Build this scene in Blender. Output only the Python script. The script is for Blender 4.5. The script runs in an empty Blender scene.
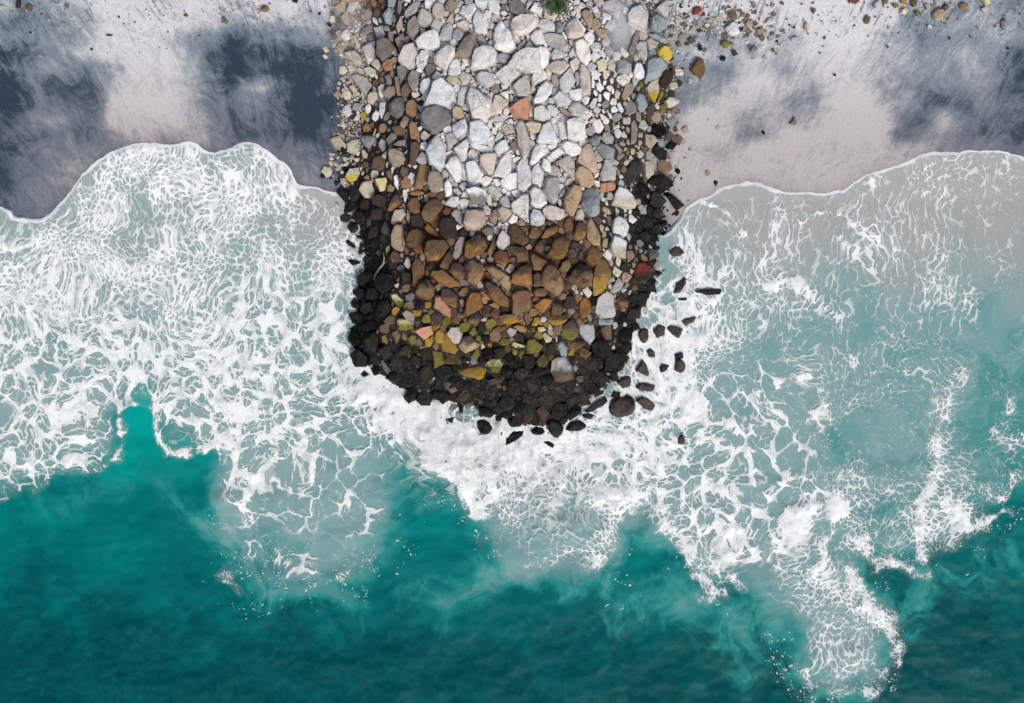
# A stone jetty running into a teal surf, seen from straight above by a drone.
import bpy, bmesh, math, random
import numpy as np
from mathutils import Vector, noise as mnoise
random.seed(7); rng = np.random.default_rng(11)
scene = bpy.context.scene
S = 0.04                       # metres per surveyed cell on the water plane
HC = 42.0                      # flying height
def wx(px): return (np.asarray(px, float) - 512.0) * S
def wy(py): return -(np.asarray(py, float) - 351.5) * S
# outlines of the stones, in metres/S from the top-left corner of the surveyed plot:
# "T x y" sets the local origin, then one stone per line: colour code, outline, optional |label|short name
BOULDERS = """
T 335 0
t 3 -6 28 -6 27 1 14 3 6 2
o 34 -3 41 2 43 7 40 9 36 5
b 43 -3 51 -3 48 4 44 4
k 53 -4 62 -3 59 7 53 6
G 64 -2 67 3 67 9 64 15 61 11 63 4
g 69 12 74 7 79 2 86 0 87 4 82 12 73 18 69 15
W 69 3 73 2 72 6 69 6
p 25 16 33 10 38 14 34 19 27 21
w 37 18 41 17 45 24 43 26 38 22
k 48 14 54 7 58 13 56 24 50 22
p 27 30 34 25 38 29 34 34 24 36
g 38 28 46 26 51 32 48 38 42 37
c 61 28 66 16 70 20 69 27 63 32
p 72 24 79 16 83 22 83 33 78 40 72 33
g 82 17 88 9 97 14 97 22 90 28 84 25
G 42 43 49 40 56 42 60 49 55 56 48 61 42 55|grey rounded boulder with a pale speck on its top|the grey speck-topped boulder
p 60 40 68 32 69 46 65 52 62 46
s 63 59 70 48 79 43 83 55 79 67 74 69 64 62|smooth beige-grey wedge boulder beside a small orange one, near the left beach|the smooth beige wedge
c 10 54 20 51 27 57 26 64 20 65 14 60
w 27 48 36 42 41 49 38 60 33 64 30 55
c 17 36 20 34 26 46 23 48
s 56 50 61 48 63 53 60 56 56 53
W 82 58 86 50 92 50 94 56 88 69 82 66
T 425 0
s 7 8 11 4 17 4 19 11 18 18 11 19 7 14
t 20 4 26 -1 32 3 31 9 25 12 20 8
w 0 -2 13 -3 12 3 5 8 0 8
g 38 -4 48 -4 48 5 40 5
c 20 22 28 11 29 20 27 24 20 23
w 29 20 31 13 38 18 36 20
w 34 13 38 7 43 9 49 5 51 10 46 18 41 18 38 15
W 49 15 53 10 59 16 63 24 61 33 50 32 48 24
w 50 -3 63 -3 62 8 55 9 50 5
W 62 0 72 -2 75 7 72 14 64 11
W 75 11 80 9 83 13 80 16 76 15
g 76 -2 82 -2 82 4 76 3
G 84 4 92 -1 99 5 99 14 92 16 85 12
s 80 17 88 14 91 18 85 20 81 19
W 86 21 95 15 108 15 113 20 107 31 96 36 89 36 85 28
s 6 27 8 20 13 19 18 24 14 30 7 32
g 0 20 6 17 6 26 0 28
s 30 24 38 20 44 22 43 31 39 31 33 27
s 15 36 18 28 26 24 28 29 25 36 26 40 18 42 14 40
u 27 33 31 28 38 34 37 39 32 43 28 38
W -9 42 -3 36 10 31 13 37 12 43 15 48 9 50 0 49 -7 46
p 31 56 34 44 44 36 50 34 50 42 47 56 41 58|dull pinkish brown slab among the white stones near the jetty's landward end|the dull pink slab
W 48 48 50 40 54 45 52 52
g 51 36 57 35 62 42 63 45 56 47 53 41
W 62 26 66 21 71 25 69 30 63 29
W 71 26 76 21 81 27 86 35 90 48 86 52 78 51 70 47 68 38
g 60 33 66 29 69 34 66 40 61 37
w 47 58 50 50 58 46 66 46 71 53 70 62 60 68 54 70 46 68
w 9 58 14 50 22 45 30 50 30 56 24 64 21 70 10 62
W 23 70 27 63 32 58 35 61 36 75 24 75
W 36 60 40 57 47 61 46 66 40 66
u 71 55 78 52 86 56 82 64 77 63 72 60
w 71 64 77 64 77 68 73 69
w 83 67 92 54 101 50 115 51 116 73 108 74 100 72 90 70
G 0 68 5 64 12 65 9 72 1 78
T 515 0
w 9 13 11 3 17 0 18 3 12 10
W 14 11 19 3 25 2 28 8 24 15 17 12
s 27 4 33 -2 38 5 41 15 38 20 29 17 28 8
W 14 14 20 13 24 18 22 20
w 21 27 26 20 34 20 40 27 39 32 30 31 27 27
k 40 23 44 21 49 26 46 33 41 33
s 49 29 52 24 59 18 64 25 68 35 63 38 53 38
W 58 17 62 18 71 29 69 34 66 31
s 28 35 34 33 47 36 54 46 50 51 40 50 32 43
W 15 38 19 32 26 31 30 43 21 47 16 41
W 0 50 4 44 11 38 10 44 3 52
W 10 46 14 41 20 47 19 53 11 50
W 20 54 24 48 31 49 34 54 33 63 28 69 21 66
w 35 55 39 49 45 51 50 56 44 59 37 60
W 46 34 48 31 52 38 51 40 47 38
s 53 40 58 39 57 46 54 45
w 58 43 65 39 72 46 75 59 71 65 63 62 59 54
w 52 55 57 48 61 55 60 60 55 60
s 32 66 40 60 50 60 53 65 50 70 44 74 36 71
s 54 63 61 58 65 63 62 69 57 71
W 68 36 74 32 79 36 78 42 73 46 68 40
t 66 13 71 10 77 15 77 21 74 28 69 22
t 77 20 81 18 86 24 81 31 76 29
W 85 12 90 12 96 17 96 21 88 19
w 58 6 63 5 66 10 62 14 58 10
g 70 4 75 -1 78 4 75 9 70 7
W 76 8 82 5 83 10 78 13
W 43 14 46 14 48 19 45 20
u 86 3 100 -2 108 6 100 12 86 10
c 80 62 88 59 91 64 90 70 83 71
s 91 62 98 59 100 66 99 71 92 70
T 600 0
s 13 8 18 6 20 12 18 20 13 15
w 25 15 30 8 40 4 47 11 47 20 44 31 38 29 27 24|broad off-white boulder half buried in pale sand at the jetty's landward edge|the half-buried white boulder
k 50 18 56 14 66 20 64 28 57 33 50 28
s 55 10 60 4 66 2 69 8 67 15 62 16
w 33 -2 39 -2 39 3 34 4
G 45 4 48 2 51 5 48 9
s 52 -3 60 -3 58 4 53 3
p 30 44 36 31 38 36 35 50 31 57 28 52
s 36 45 40 41 46 42 47 54 45 60 38 56
s 45 40 50 38 58 43 55 47 48 50
y 57 51 62 46 68 46 72 52 70 58 64 60 58 57|bright yellow rounded boulder at the jetty's edge by the right-hand beach|the bright yellow boulder
k 47 34 54 33 68 40 66 44 58 41
k 15 61 24 59 31 64 30 71 24 74 17 72
w 32 72 35 63 40 63 44 72 43 77 37 80 33 77
k 46 62 52 57 62 58 67 65 60 75 52 80 45 80
u 3 28 8 20 14 20 16 26 10 31
T 340 60
o 41 6 44 0 50 -1 53 3 52 9 46 11
c 23 9 29 7 36 11 36 15 31 17 26 13
g 11 17 17 15 27 18 31 24 26 34 22 32 17 25
c 8 26 13 24 20 34 17 36 12 32
x 33 20 38 19 41 22 36 26 32 24
c 27 35 32 31 38 33 38 40 33 45 27 41
t 43 34 48 27 54 26 56 30 54 35 48 40
G 57 8 61 5 68 10 66 17 61 20 58 16
p 68 20 71 12 77 11 79 16 79 24 73 31 70 27
w 80 24 84 20 90 19 92 24 89 31 83 34 80 30
W 91 17 96 10 100 13 101 20 96 22
w 81 14 84 12 86 16 84 19 81 18
p 54 16 58 17 61 34 57 35 55 26
q 61 28 66 22 69 28 68 35 63 38 61 34
w 71 33 77 31 82 35 75 38 72 37
s 75 39 82 37 82 40 77 41
G 49 44 54 38 62 38 66 45 62 56 57 59 50 53
o 66 50 68 42 73 39 78 45 77 54 73 57 67 54
p 60 62 64 55 70 58 68 64 63 68 60 65
p 75 56 79 52 82 55 78 60
y 19 54 23 51 27 53 26 59 21 60
o 22 68 26 61 32 68 31 72 23 72
o 38 70 40 64 45 63 49 69 45 73 39 72
s 47 61 51 60 54 64 50 66
o 69 66 71 61 76 64 80 77 78 80 71 78
w 40 42 47 41 46 52 42 59 39 52
w 38 27 44 24 46 29 42 38 39 36
q 39 13 45 11 46 13 42 16
G 44 16 49 13 52 18 47 21
T 425 60
W 0 45 6 35 10 25 17 21 29 31 30 41 25 43 18 47 3 47|large white trapezoid boulder just above a grey boulder with a tan stripe|the white trapezoid boulder
G -5 58 0 51 12 47 24 51 27 59 25 64 13 73 7 73 -2 66|grey boulder split by a pale tan stripe, below the white trapezoid boulder|the tan-striped grey boulder
w 17 11 21 10 22 15 19 17
w 40 9 43 7 45 10 43 14 40 12
c 21 20 25 16 31 16 33 20 30 24 24 25
s 34 17 38 11 46 15 44 22 38 25
W 44 22 48 18 50 21 46 24
W 45 25 50 23 52 26 48 29 45 28
g 50 16 55 11 65 13 69 20 68 24 62 27 54 24
w 66 9 69 6 72 11 70 14 67 12
w 71 15 76 9 82 6 92 11 96 14 90 20 83 24 75 21
g 87 27 93 20 101 16 104 20 105 33 101 38 92 36
w 32 44 33 32 37 27 43 27 42 33 38 44 35 46
W 42 38 46 30 52 30 58 34 65 40 65 48 61 60 58 62 48 60 45 47|big white blocky boulder with faint grey stains, left of the orange slab|the stained white block
W 54 30 57 27 64 32 62 34 57 32
p 64 30 69 24 74 25 75 30 71 34 66 32
w 75 24 84 25 82 29 77 30
W 74 33 83 30 84 42 79 37
s 66 48 70 36 75 36 83 44 76 50 68 54 63 58
w 85 34 89 36 88 42 85 42
a 27 50 31 46 37 49 39 56 35 59 28 57
w 62 62 68 57 80 54 85 56 78 61 66 63
W 40 54 45 54 44 57 41 58
r 84 48 94 42 102 39 104 48 102 61 94 59 87 54|orange terracotta slab alone among the white stones of the crest|the orange slab
W 27 67 33 62 40 60 43 67 42 72 32 77 28 73
W 44 62 55 62 62 68 66 75 68 78 60 82 46 85 43 79 44 70
w 68 63 78 61 77 66 70 68
s 75 66 82 63 89 66 89 72 80 74
W 79 61 86 58 89 62 83 64
W 88 62 93 60 93 65 89 66
W 71 50 76 49 77 52 72 54
T 515 60
w 16 20 22 8 27 8 31 15 30 20 25 23 17 26
W 15 28 20 26 21 31 16 34
W 18 40 24 28 31 20 37 26 36 33 31 39 24 44 19 44
g 35 17 38 13 42 16 43 24 39 27 36 24
W 37 29 41 26 43 31 39 36 36 35
w 44 20 49 13 55 8 60 20 58 25 52 32 48 33 45 28
g 59 13 62 10 65 14 64 24 61 27
s 64 6 69 5 74 14 75 33 67 36 64 26
W 52 31 58 31 66 30 66 38 61 41 54 37
w 32 42 35 37 39 38 39 44 34 44
w 38 38 44 32 49 34 56 41 53 45 42 46
W 65 41 70 36 75 37 73 43 69 46
t 43 48 49 48 57 56 54 58 46 52
w 53 48 57 43 63 43 72 49 76 54 72 59 66 60 56 56
s 19 60 20 50 27 47 35 52 36 57 28 62
w 31 46 36 44 43 50 41 58 36 55
w 13 44 20 44 19 54 14 58
W 41 63 45 57 49 63 52 75 51 80 45 79
W 52 63 58 59 68 60 70 66 69 79 58 82 53 79
W 23 82 25 73 28 65 34 61 38 66 43 80 41 83 31 83
c 10 63 17 62 26 63 25 72 19 73 13 70
s 1 68 6 62 10 66 14 78 14 89 11 98 8 98 3 87
w 76 17 80 22 79 28 76 28
W 80 24 84 22 89 28 85 32 81 30
w 90 25 96 25 99 30 94 32
w 73 46 78 38 82 38 80 47 76 49
W 82 42 83 33 86 34 86 41
p 85 45 89 40 94 41 94 46 88 49
s 77 50 80 46 86 49 84 53 79 53
w 95 47 100 45 101 51 95 52
W 83 54 86 53 94 60 93 64 88 64
s 74 60 78 57 83 60 78 63 72 63
k 89 50 93 49 94 53 90 53
T 600 60
w 13 19 20 15 26 15 29 19 28 25 22 26 14 21
w 5 26 9 25 13 29 10 32 5 29
c 13 34 16 29 20 33 18 39 14 38
p 20 38 25 25 31 24 34 27 28 37 21 42
p 24 48 30 40 35 44 36 51 28 56
k 34 40 38 33 44 35 47 44 43 51 38 50
cy 45 29 49 23 55 21 58 25 58 32 55 39 53 43 47 36|pale wedge boulder with a yellow lichen tip pointing seaward|the yellow-tipped boulder
Y 58 36 61 29 64 33 60 40 56 43
Y 37 25 41 20 43 24 42 28 38 27
B 61 19 66 10 73 11 72 19 66 28 60 26
Y 59 45 65 44 65 52 60 53
v 44 60 47 48 53 45 55 50 48 64
w 9 49 14 45 18 50 16 53 10 53
w 16 44 19 41 23 50 22 53 18 51
p 10 60 14 54 21 53 22 57 15 63
p 30 78 31 62 35 60 37 70 35 82 30 84
s 11 66 19 64 20 67 12 71
T 340 125
c 7 19 12 15 18 14 20 20 18 26 12 28 7 26
k 20 13 26 10 36 12 34 18 28 23 23 18
y 32 11 35 3 37 4 35 13
g 38 18 41 14 46 16 46 25 43 27 39 23
G 47 15 52 8 60 8 59 15 49 20
b 52 2 60 0 66 4 64 10 55 9
c 21 25 24 24 30 32 28 34 23 33
q 30 31 33 26 37 28 36 32
b 31 42 33 33 41 31 45 36 45 45 40 46
q 20 40 24 36 29 37 29 43 22 42
cy 5 51 9 44 19 43 21 49 17 55 9 56|pale boulder stained mustard on its seaward side, alone by the left swash|the mustard-stained boulder
c 11 38 16 37 18 41 12 41
c 30 49 33 45 39 46 41 50 37 53 31 52
z 35 55 41 54 46 53 48 57 44 65 40 66 38 59|jagged pale yellow boulder among dark weedy stones on the left flank|the jagged yellow boulder
t 46 61 50 58 55 63 53 67 47 66
t 49 32 50 26 56 24 64 28 66 35 61 38 59 41 53 41 50 37
q 46 46 49 44 53 49 52 56 47 51
w 53 50 57 49 59 57 58 65 54 60
o 61 58 67 50 72 61 70 63 62 62|small bright orange triangular boulder left of a tall orange-brown block|the orange triangle
b 69 30 71 17 77 16 80 20 78 33 74 40 69 37
o 74 61 76 48 79 39 88 40 90 43 85 50 82 63 75 63|tall orange-brown block beside the small orange triangular boulder|the tall orange block
s 57 23 60 23 65 25 64 27 58 26
p 52 20 58 16 65 15 69 16 66 22 56 20
b 60 47 62 41 69 43 68 49 63 54
s 67 40 70 38 73 43 70 43
g 80 8 84 5 90 10 88 14 84 16 80 13
w 86 25 90 16 97 11 103 17 106 30 104 41 97 43 89 38 87 31|big mottled white boulder on the crest's left edge next to brown blocks|the mottled white boulder
t 88 60 89 50 93 46 99 47 103 54 102 60 97 66 91 66
W 63 64 67 64 67 71 65 77 63 70|small upright white block alone among brown boulders|the small white block
T 425 125
W 15 8 19 6 20 12 16 14
s 20 10 26 8 32 16 28 21 23 25 21 16
w 33 14 41 8 42 11 36 16 33 16
w 28 24 41 14 43 19 41 34 37 36 33 30
W 20 28 26 24 28 26 24 30 20 31
W 20 40 26 32 31 31 36 38 36 51 32 57 28 53 25 46
g 16 47 20 44 24 48 22 54 18 54
s 42 28 46 23 50 26 49 36 42 36
W 41 38 50 36 55 43 58 50 53 57 49 61 42 55
w 46 21 58 20 67 23 68 27 58 28
s 55 30 62 28 72 29 70 40 69 48 63 49 55 40
W 68 15 74 5 79 9 76 15 71 17
W 68 22 74 17 81 14 83 24 79 28 71 28
w 81 11 89 9 90 13 83 15
G 84 18 90 16 92 24 89 28 85 22
W 74 35 80 28 84 25 86 35 85 47 78 53 69 49 72 45 76 41
W 70 37 74 36 74 42 70 42
W 86 34 92 31 96 32 92 37 88 38
W 91 42 97 34 103 40 106 48 105 60 98 68 93 64 97 54 91 46
W 75 57 84 49 91 48 94 55 91 62 84 65 77 61
W 53 55 60 51 67 54 63 60 58 62
W 67 54 74 53 75 60 70 62
W 33 60 38 56 42 57 41 63 37 66
WG 41 64 51 62 60 64 61 75 56 79 48 77 44 71
s 61 63 67 61 73 65 77 71 71 75 65 70
W 75 63 80 62 82 66 78 69
W 18 58 22 54 26 60 27 71 20 71 19 64
s 28 64 33 63 37 68 33 71 29 69
W 85 66 92 64 97 70 93 74 88 72
T 515 125
W 14 8 20 6 22 13 17 15 15 13
W 14 38 17 25 22 18 30 18 32 24 28 31 18 39
W 31 20 41 17 43 21 36 25 32 23
W 30 32 37 26 44 21 48 28 42 33 36 37
W 45 19 50 16 60 17 66 23 65 28 58 31 49 27
s 41 37 47 33 55 30 59 36 59 53 57 54 52 46 46 42
w 26 41 28 33 33 35 36 42 34 47 28 45
s 35 43 38 38 44 43 46 48 40 51 33 49
w 17 58 17 45 23 37 28 47 28 54 22 59
w 22 58 28 54 29 60 25 64 22 62
u 27 66 30 53 36 51 43 53 43 66 41 76 36 79 31 71
e 61 37 65 27 70 20 75 19 79 30 81 38 81 46 77 47 69 42|peach-grey leaning boulder just above a rounded tan one, right of the white crest|the leaning peach boulder
a 60 50 63 42 68 43 76 49 78 56 74 62 65 60 61 55|rounded tan boulder tucked just below the leaning peach boulder|the rounded tan boulder
W 47 49 50 46 53 49 50 53
s 50 54 55 52 58 57 53 61 48 60
k 80 22 84 18 92 20 99 24 98 30 91 35 86 31
g 86 14 88 8 93 7 98 12 97 18 90 19
g 84 50 88 36 93 37 99 49 99 55 86 56
r 83 66 85 58 97 56 100 60 99 64 90 67
k 73 14 80 10 86 11 83 19 77 20
a 48 76 52 66 57 60 64 61 66 69 63 78 58 90 55 90 49 84|long upright tan boulder left of a flat grey one, below the crest's right side|the long tan boulder
k 66 79 67 67 74 62 82 63 84 77 83 88 76 90 69 86|flat-topped blue-grey boulder right of a long upright tan one|the flat blue-grey boulder
W 79 48 84 47 83 51 79 54
g 43 72 46 65 50 63 51 70 46 72
w 16 75 15 67 19 62 25 64 30 71 31 78 26 83 20 82 16 79
T 600 125
p 13 20 16 17 23 26 18 26
g 16 16 19 15 25 19 24 21 19 20
c 20 12 23 5 27 11 26 13 21 13
Y 24 29 27 21 29 27 28 30
c 29 22 35 24 34 29 31 30
c 35 34 39 24 44 29 41 33
d 21 54 24 48 31 37 36 36 42 38 40 46 33 56 25 58|smooth blue-black boulder on the right flank above a cream two-toned one|the blue-black boulder
c 22 39 26 34 30 36 27 40 23 41
g 11 38 15 34 19 37 17 40 12 40
p 15 45 18 43 20 47 17 51
wc 9 81 14 72 18 63 26 64 32 70 36 79 33 83 22 83|cream and white triangular boulder on the right flank below the blue-black one|the cream triangular boulder
D 52 0 64 1 67 8 58 12 51 8
D 51 24 55 20 60 27 66 26 65 34 58 34
D 66 20 72 15 77 19 73 24 66 24
D 46 57 55 51 62 50 70 56 72 60 66 64 58 62
D 65 -3 70 2 68 6
k 56 14 63 13 64 22 57 22
n 47 77 52 67 58 68 65 76 60 83 50 81
D 66 71 70 69 77 76 83 80 76 85 73 80
T 340 190
B 31 8 38 4 47 6 49 12 40 17 33 14
v 48 20 51 10 57 3 62 8 60 14 52 20
B 12 28 15 21 22 20 28 28 26 34 20 35
c 51 32 54 20 62 20 66 25 60 31 53 34|pale chunky boulder just above a tall tan slab on the left flank|the pale chunky boulder
g 58 17 61 15 64 18 62 20
a 51 54 51 46 56 34 63 34 63 46 64 58 62 61 56 59|tall smooth tan slab standing out against dark wet stones on the left flank|the tall tan slab
G 41 38 45 31 49 35 51 42 46 45 42 42
t 66 28 67 19 70 22 71 27 68 32
q 67 14 71 8 76 7 80 13 81 22 75 24 70 21
b 82 24 85 15 92 8 98 9 104 15 96 25 91 32 85 29
o 69 2 79 0 85 2 83 5 72 6
b 85 4 90 2 97 0 96 7 88 7
b 80 9 84 7 85 12 82 13
B 71 27 80 25 84 31 83 38 72 36
o 84 37 87 33 93 38 99 45 96 47 88 43|bright orange elongated stone in the brown band left of a near-black block|the bright orange sliver
q 66 48 70 40 77 37 83 41 87 46 82 52 77 50 73 57 68 55
x 73 58 76 51 80 50 84 57 82 62 75 63
t 69 64 72 62 77 63 73 66
z 45 58 49 55 50 60 46 65
v 50 66 54 61 60 64 61 71 52 72
b 85 62 88 52 95 49 105 51 109 57 105 64 97 70 88 70
T 425 190
w 20 13 25 7 33 7 34 13 30 17 24 16
w 34 11 38 8 44 10 42 18 37 19 35 16
x 17 22 20 16 26 18 26 24 22 26 18 25
g 27 24 31 19 37 22 39 29 35 33 28 29
B 14 32 17 26 28 26 31 33 32 46 20 48 15 44|near-black blocky boulder with a small white stone on its edge|the near-black block
W 27 38 33 34 37 37 30 41 27 40
e 38 33 41 20 50 19 58 21 60 29 57 37 49 41 41 38|rounded peach boulder at the seaward tip of the white stones|the rounded peach boulder
W 43 14 51 12 54 17 44 18
W 59 6 62 2 66 5 67 12 64 16 60 10
s 57 17 61 14 66 19 65 25 61 25
t 63 26 70 19 73 26 70 34 65 31
w 67 13 70 11 73 13 71 17 68 15
s 74 12 76 8 82 6 85 13 84 18 78 18
e 72 19 76 16 85 19 86 24 78 31 74 27
w 84 10 87 6 90 10 87 12
w 86 14 92 11 98 4 103 4 103 31 96 26 88 21
W 83 32 88 24 93 27 92 31 86 34
t 91 32 95 28 100 32 100 36 94 36
b 82 40 86 34 92 35 103 48 103 52 96 55 87 50
g 72 52 74 44 78 40 84 46 84 54 77 60 72 56
b 40 66 41 53 47 48 55 44 61 48 62 55 56 62 46 68
p 28 66 30 55 35 47 40 48 38 58 34 66 31 68
B 33 43 38 38 41 38 44 46 38 47
G 56 40 61 36 68 37 68 43 61 46
b 62 63 66 53 70 44 72 50 70 60 65 66
s 71 36 74 30 77 34 74 40
w 61 33 63 30 65 34 63 35
w 78 33 82 31 84 35 80 36
x 68 66 74 61 83 63 84 71 77 74 70 72
b 79 58 85 55 96 57 100 62 92 66 83 63
b 15 77 18 69 25 60 28 67 26 77 18 79
T 515 190
w 15 25 19 20 25 21 29 27 28 33 22 36 16 34
s 28 20 33 15 42 17 49 20 49 26 44 30 34 29 29 25
W 42 10 44 7 46 11 45 18 42 14
s 59 28 62 20 66 19 69 25 67 30 61 30
q 47 36 51 28 55 26 58 34 57 40 50 41
b 59 38 63 32 69 34 71 40 69 47 62 50 58 46
a 72 48 74 39 72 30 76 29 80 36 85 46 84 54 78 55
b 14 46 17 37 22 37 27 42 24 46 17 48
q 26 46 32 38 42 35 42 41 33 47 28 48
b 30 31 38 32 42 35 35 37 31 35
v 20 56 25 50 31 49 30 57 26 64 19 60
b 32 65 39 51 47 46 53 49 52 60 48 67 38 69
v 54 57 57 51 66 54 61 58 56 58
b 52 62 56 58 62 62 61 67 55 68
r 9 57 15 53 17 58 12 61
q 69 69 71 59 76 55 87 64 84 70 77 76 71 72
a 86 52 89 47 93 48 92 57 88 58 86 56
c 89 12 92 10 93 15 90 16
s 90 22 93 18 96 23 93 25
g 86 30 90 29 90 33 87 33
c 88 38 92 36 94 40 90 41
x 14 65 16 61 23 65 32 71 25 80 18 79
b 62 66 64 60 68 61 67 68 63 70
b 4 37 12 36 14 41 8 42
v 0 60 8 57 13 62 13 70 2 72
T 600 190
w 11 38 13 30 18 26 25 29 28 37 26 44 21 48 12 43|rounded off-white boulder with dark specks on the right flank|the speckled white boulder
wc 8 58 13 46 20 48 26 52 25 62 24 68 13 65 9 61|cream-white boulder touching the seaward side of the speckled white one|the cream-white boulder
n 28 36 32 33 36 36 33 41 29 40
k 24 46 28 42 31 46 29 51
q 26 60 32 60 35 66 31 70 26 68
o 40 66 42 62 47 67 47 71 41 70
G 35 50 40 49 44 53 40 58 36 55
D 51 38 55 34 62 34 63 38 58 44 52 43
D 38 44 46 40 52 46 48 54 40 50
u 36 17 40 13 45 18 46 24 40 25
T 340 255
D 16 24 22 17 32 15 36 20 30 26 24 33 18 29
h 35 26 42 18 52 20 56 27 50 36 42 40 36 33
h 46 4 52 0 60 3 58 14 50 14
c 63 8 66 1 70 3 72 10 69 14 65 12
q 72 12 75 3 80 5 84 12 84 18 80 30 73 30 73 20
q 86 12 90 8 95 10 92 15 87 15
h 75 37 79 25 87 23 94 31 94 40 87 44 78 41
zY 51 39 56 38 62 44 67 49 64 53 57 50 53 45|pale yellow elongated boulder lying aslant among black stones on the left|the pale yellow boulder
n 60 16 72 18 72 27 62 30
p 62 58 67 55 74 59 74 66 66 65
zY 57 65 60 63 74 67 73 73 66 75 58 74
n 26 44 28 34 36 33 40 42 34 46
n 20 55 24 47 32 46 33 55 25 58
n 36 58 40 46 48 44 53 54 46 62 38 66
G 58 35 62 33 64 37 60 39
q 86 56 92 53 95 57 90 60
T 425 255
q 6 19 8 17 18 16 28 22 33 27 34 31 24 32 12 26
v 25 17 28 8 35 7 40 12 40 20 36 24 29 22
bo 41 22 40 10 45 4 50 4 55 10 58 18 55 26 49 29 42 25
b 32 6 38 0 40 4 38 8 33 8
q 33 38 37 32 42 31 45 36 41 41 35 40
o 39 58 41 45 45 37 54 38 57 51 50 58 41 61|bright orange-brown boulder right of a red-orange jagged one in the brown band|the orange-brown boulder
v 16 42 17 34 25 34 32 40 31 52 24 50 17 46
r 9 48 10 41 15 41 18 49 25 53 25 62 17 58 9 52|jagged red-orange boulder lying below a dark grey one|the jagged red-orange boulder
v 57 27 61 25 70 30 78 36 83 43 82 51 74 50 66 44 60 34
o 54 34 58 36 66 44 62 45 57 39
o 63 49 68 47 74 50 74 54 67 52
x 58 10 68 9 76 15 80 19 74 25 66 20
a 73 26 80 20 85 21 86 33 83 36 77 31
g 79 15 84 9 90 9 89 15 84 19
b 86 26 87 20 94 15 101 9 106 13 106 28 102 31 90 29
c 54 4 58 3 61 7 57 9
p 61 3 65 0 69 4 66 8 62 7
q 87 57 86 40 92 36 103 36 105 46 104 54 96 57 90 59
ol 74 61 80 59 92 60 93 66 85 69 78 67
x 60 58 66 58 64 61
c 56 63 62 62 61 66 56 66
q 66 61 72 63 71 66
q 32 56 38 58 41 62 35 63 31 60
h 43 68 46 60 54 56 57 62 52 70
o 92 65 97 62 99 66 95 68
G 34 45 38 43 40 50 36 52
T 515 255
b 26 28 24 20 29 10 35 6 41 12 46 22 47 32 44 38 40 40 36 33|largest brown boulder, a rounded slab in the middle of the brown band|the largest brown boulder
b 17 38 18 33 30 32 33 36 28 42 19 41
v 17 20 22 17 26 22 28 30 19 31
b 43 15 47 7 54 3 55 12 51 16 45 16
h 50 23 56 15 64 7 72 10 78 20 73 30 66 32 57 28
jl 78 38 79 26 82 10 88 4 94 10 95 20 90 32 84 38 80 39|tall brown boulder with a yellow-tinged foot right of the brown band|the tall yellow-brown boulder
o 62 55 64 45 70 40 75 48 76 55 70 62 65 63|rust-orange kite-shaped boulder left of a mossy grey one|the rust-orange kite
o 18 50 27 43 34 43 37 45 30 55 27 57
a 16 44 21 41 26 43 24 46 17 47
q 10 31 14 28 16 33 14 37 10 34
jl 30 64 38 60 50 60 52 64 46 69 38 70
h 36 56 38 46 44 45 48 56 45 59 37 59
B 47 50 51 40 58 40 61 48 57 53 50 54
l 16 70 19 62 24 61 26 66 21 71
g 80 52 83 44 92 36 97 40 95 50 100 58 97 62 86 62 81 58
k 80 64 90 64 97 64 97 69 82 70
s 58 36 62 34 64 37 61 39
c 74 28 78 25 78 30 75 31
G 51 54 57 52 60 56 56 60 52 58
v 52 66 56 62 60 64 60 70 54 71
G 71 60 75 58 77 63 75 69 72 66
c 92 4 96 2 98 8 97 11 94 10
T 600 255
RB 28 27 36 8 43 8 50 12 50 20 42 28 32 29|dark boulder with a dull red upper half among black stones|the red-topped boulder
g 9 36 18 22 23 28 20 34 14 38
h 16 45 20 40 28 46 27 52 20 51
n 19 10 25 7 26 16 21 18
p 52 12 56 5 60 8 56 14
D 50 55 55 47 64 46 68 54 63 61 54 60
D 62 8 70 2 73 6 68 14 62 17
D 60 32 66 31 66 38 60 38
T 340 320
D 8 20 11 10 20 12 22 22 14 27
D 2 22 6 17 9 24 6 27
D 10 34 20 28 30 36 26 46 16 46
n 24 20 34 10 40 20 36 34 26 30
D 20 6 34 0 36 9 26 12
D 30 48 38 44 40 54 34 56
h 40 30 50 24 54 34 46 40
D 37 62 40 55 48 60 44 68
r 76 12 80 9 91 6 93 13 84 19 80 15|orange-red wedge boulder beside a mustard yellow one near the black toe|the orange-red wedge
Y 67 18 71 14 76 15 76 24 70 24
n 59 30 66 24 70 26 67 34 58 36
n 70 42 74 34 81 38 80 46
G 40 40 43 39 50 48 48 54 44 50
l 94 18 96 11 100 9 104 14 103 22 97 23
T 425 320
s 23 14 27 8 34 7 37 14 34 22 28 24|rounded pale grey boulder wedged against crumbly mustard yellow rock|the rounded pale boulder
l 19 18 21 11 25 16 28 24 33 29 29 33 18 30 15 25
va 33 25 36 17 46 15 54 24 50 28 41 32 36 29
l 34 50 44 46 56 45 62 47 58 57 54 59 42 56 36 54|long mustard and orange boulder at the edge of the black toe|the mustard boulder
zY 61 42 66 38 75 38 77 44 73 52 66 52|pale-topped green-yellow boulder right of the long mustard boulder|the green-yellow boulder
Y 73 22 77 17 84 18 84 24 76 26
zn 86 26 88 22 95 25 104 27 102 31 92 30
o 87 6 92 4 101 6 102 11 95 12
jl 66 10 72 6 80 5 82 9 73 12
G 44 42 48 35 53 42 48 45
h 52 40 57 36 59 43 54 44
n 35 40 40 34 43 40 38 44
G 31 40 34 37 36 43 32 43
n 68 30 78 27 80 35 74 38
n 78 34 86 32 90 42 84 46
v 88 52 94 46 99 46 104 50 102 56 92 58
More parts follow.
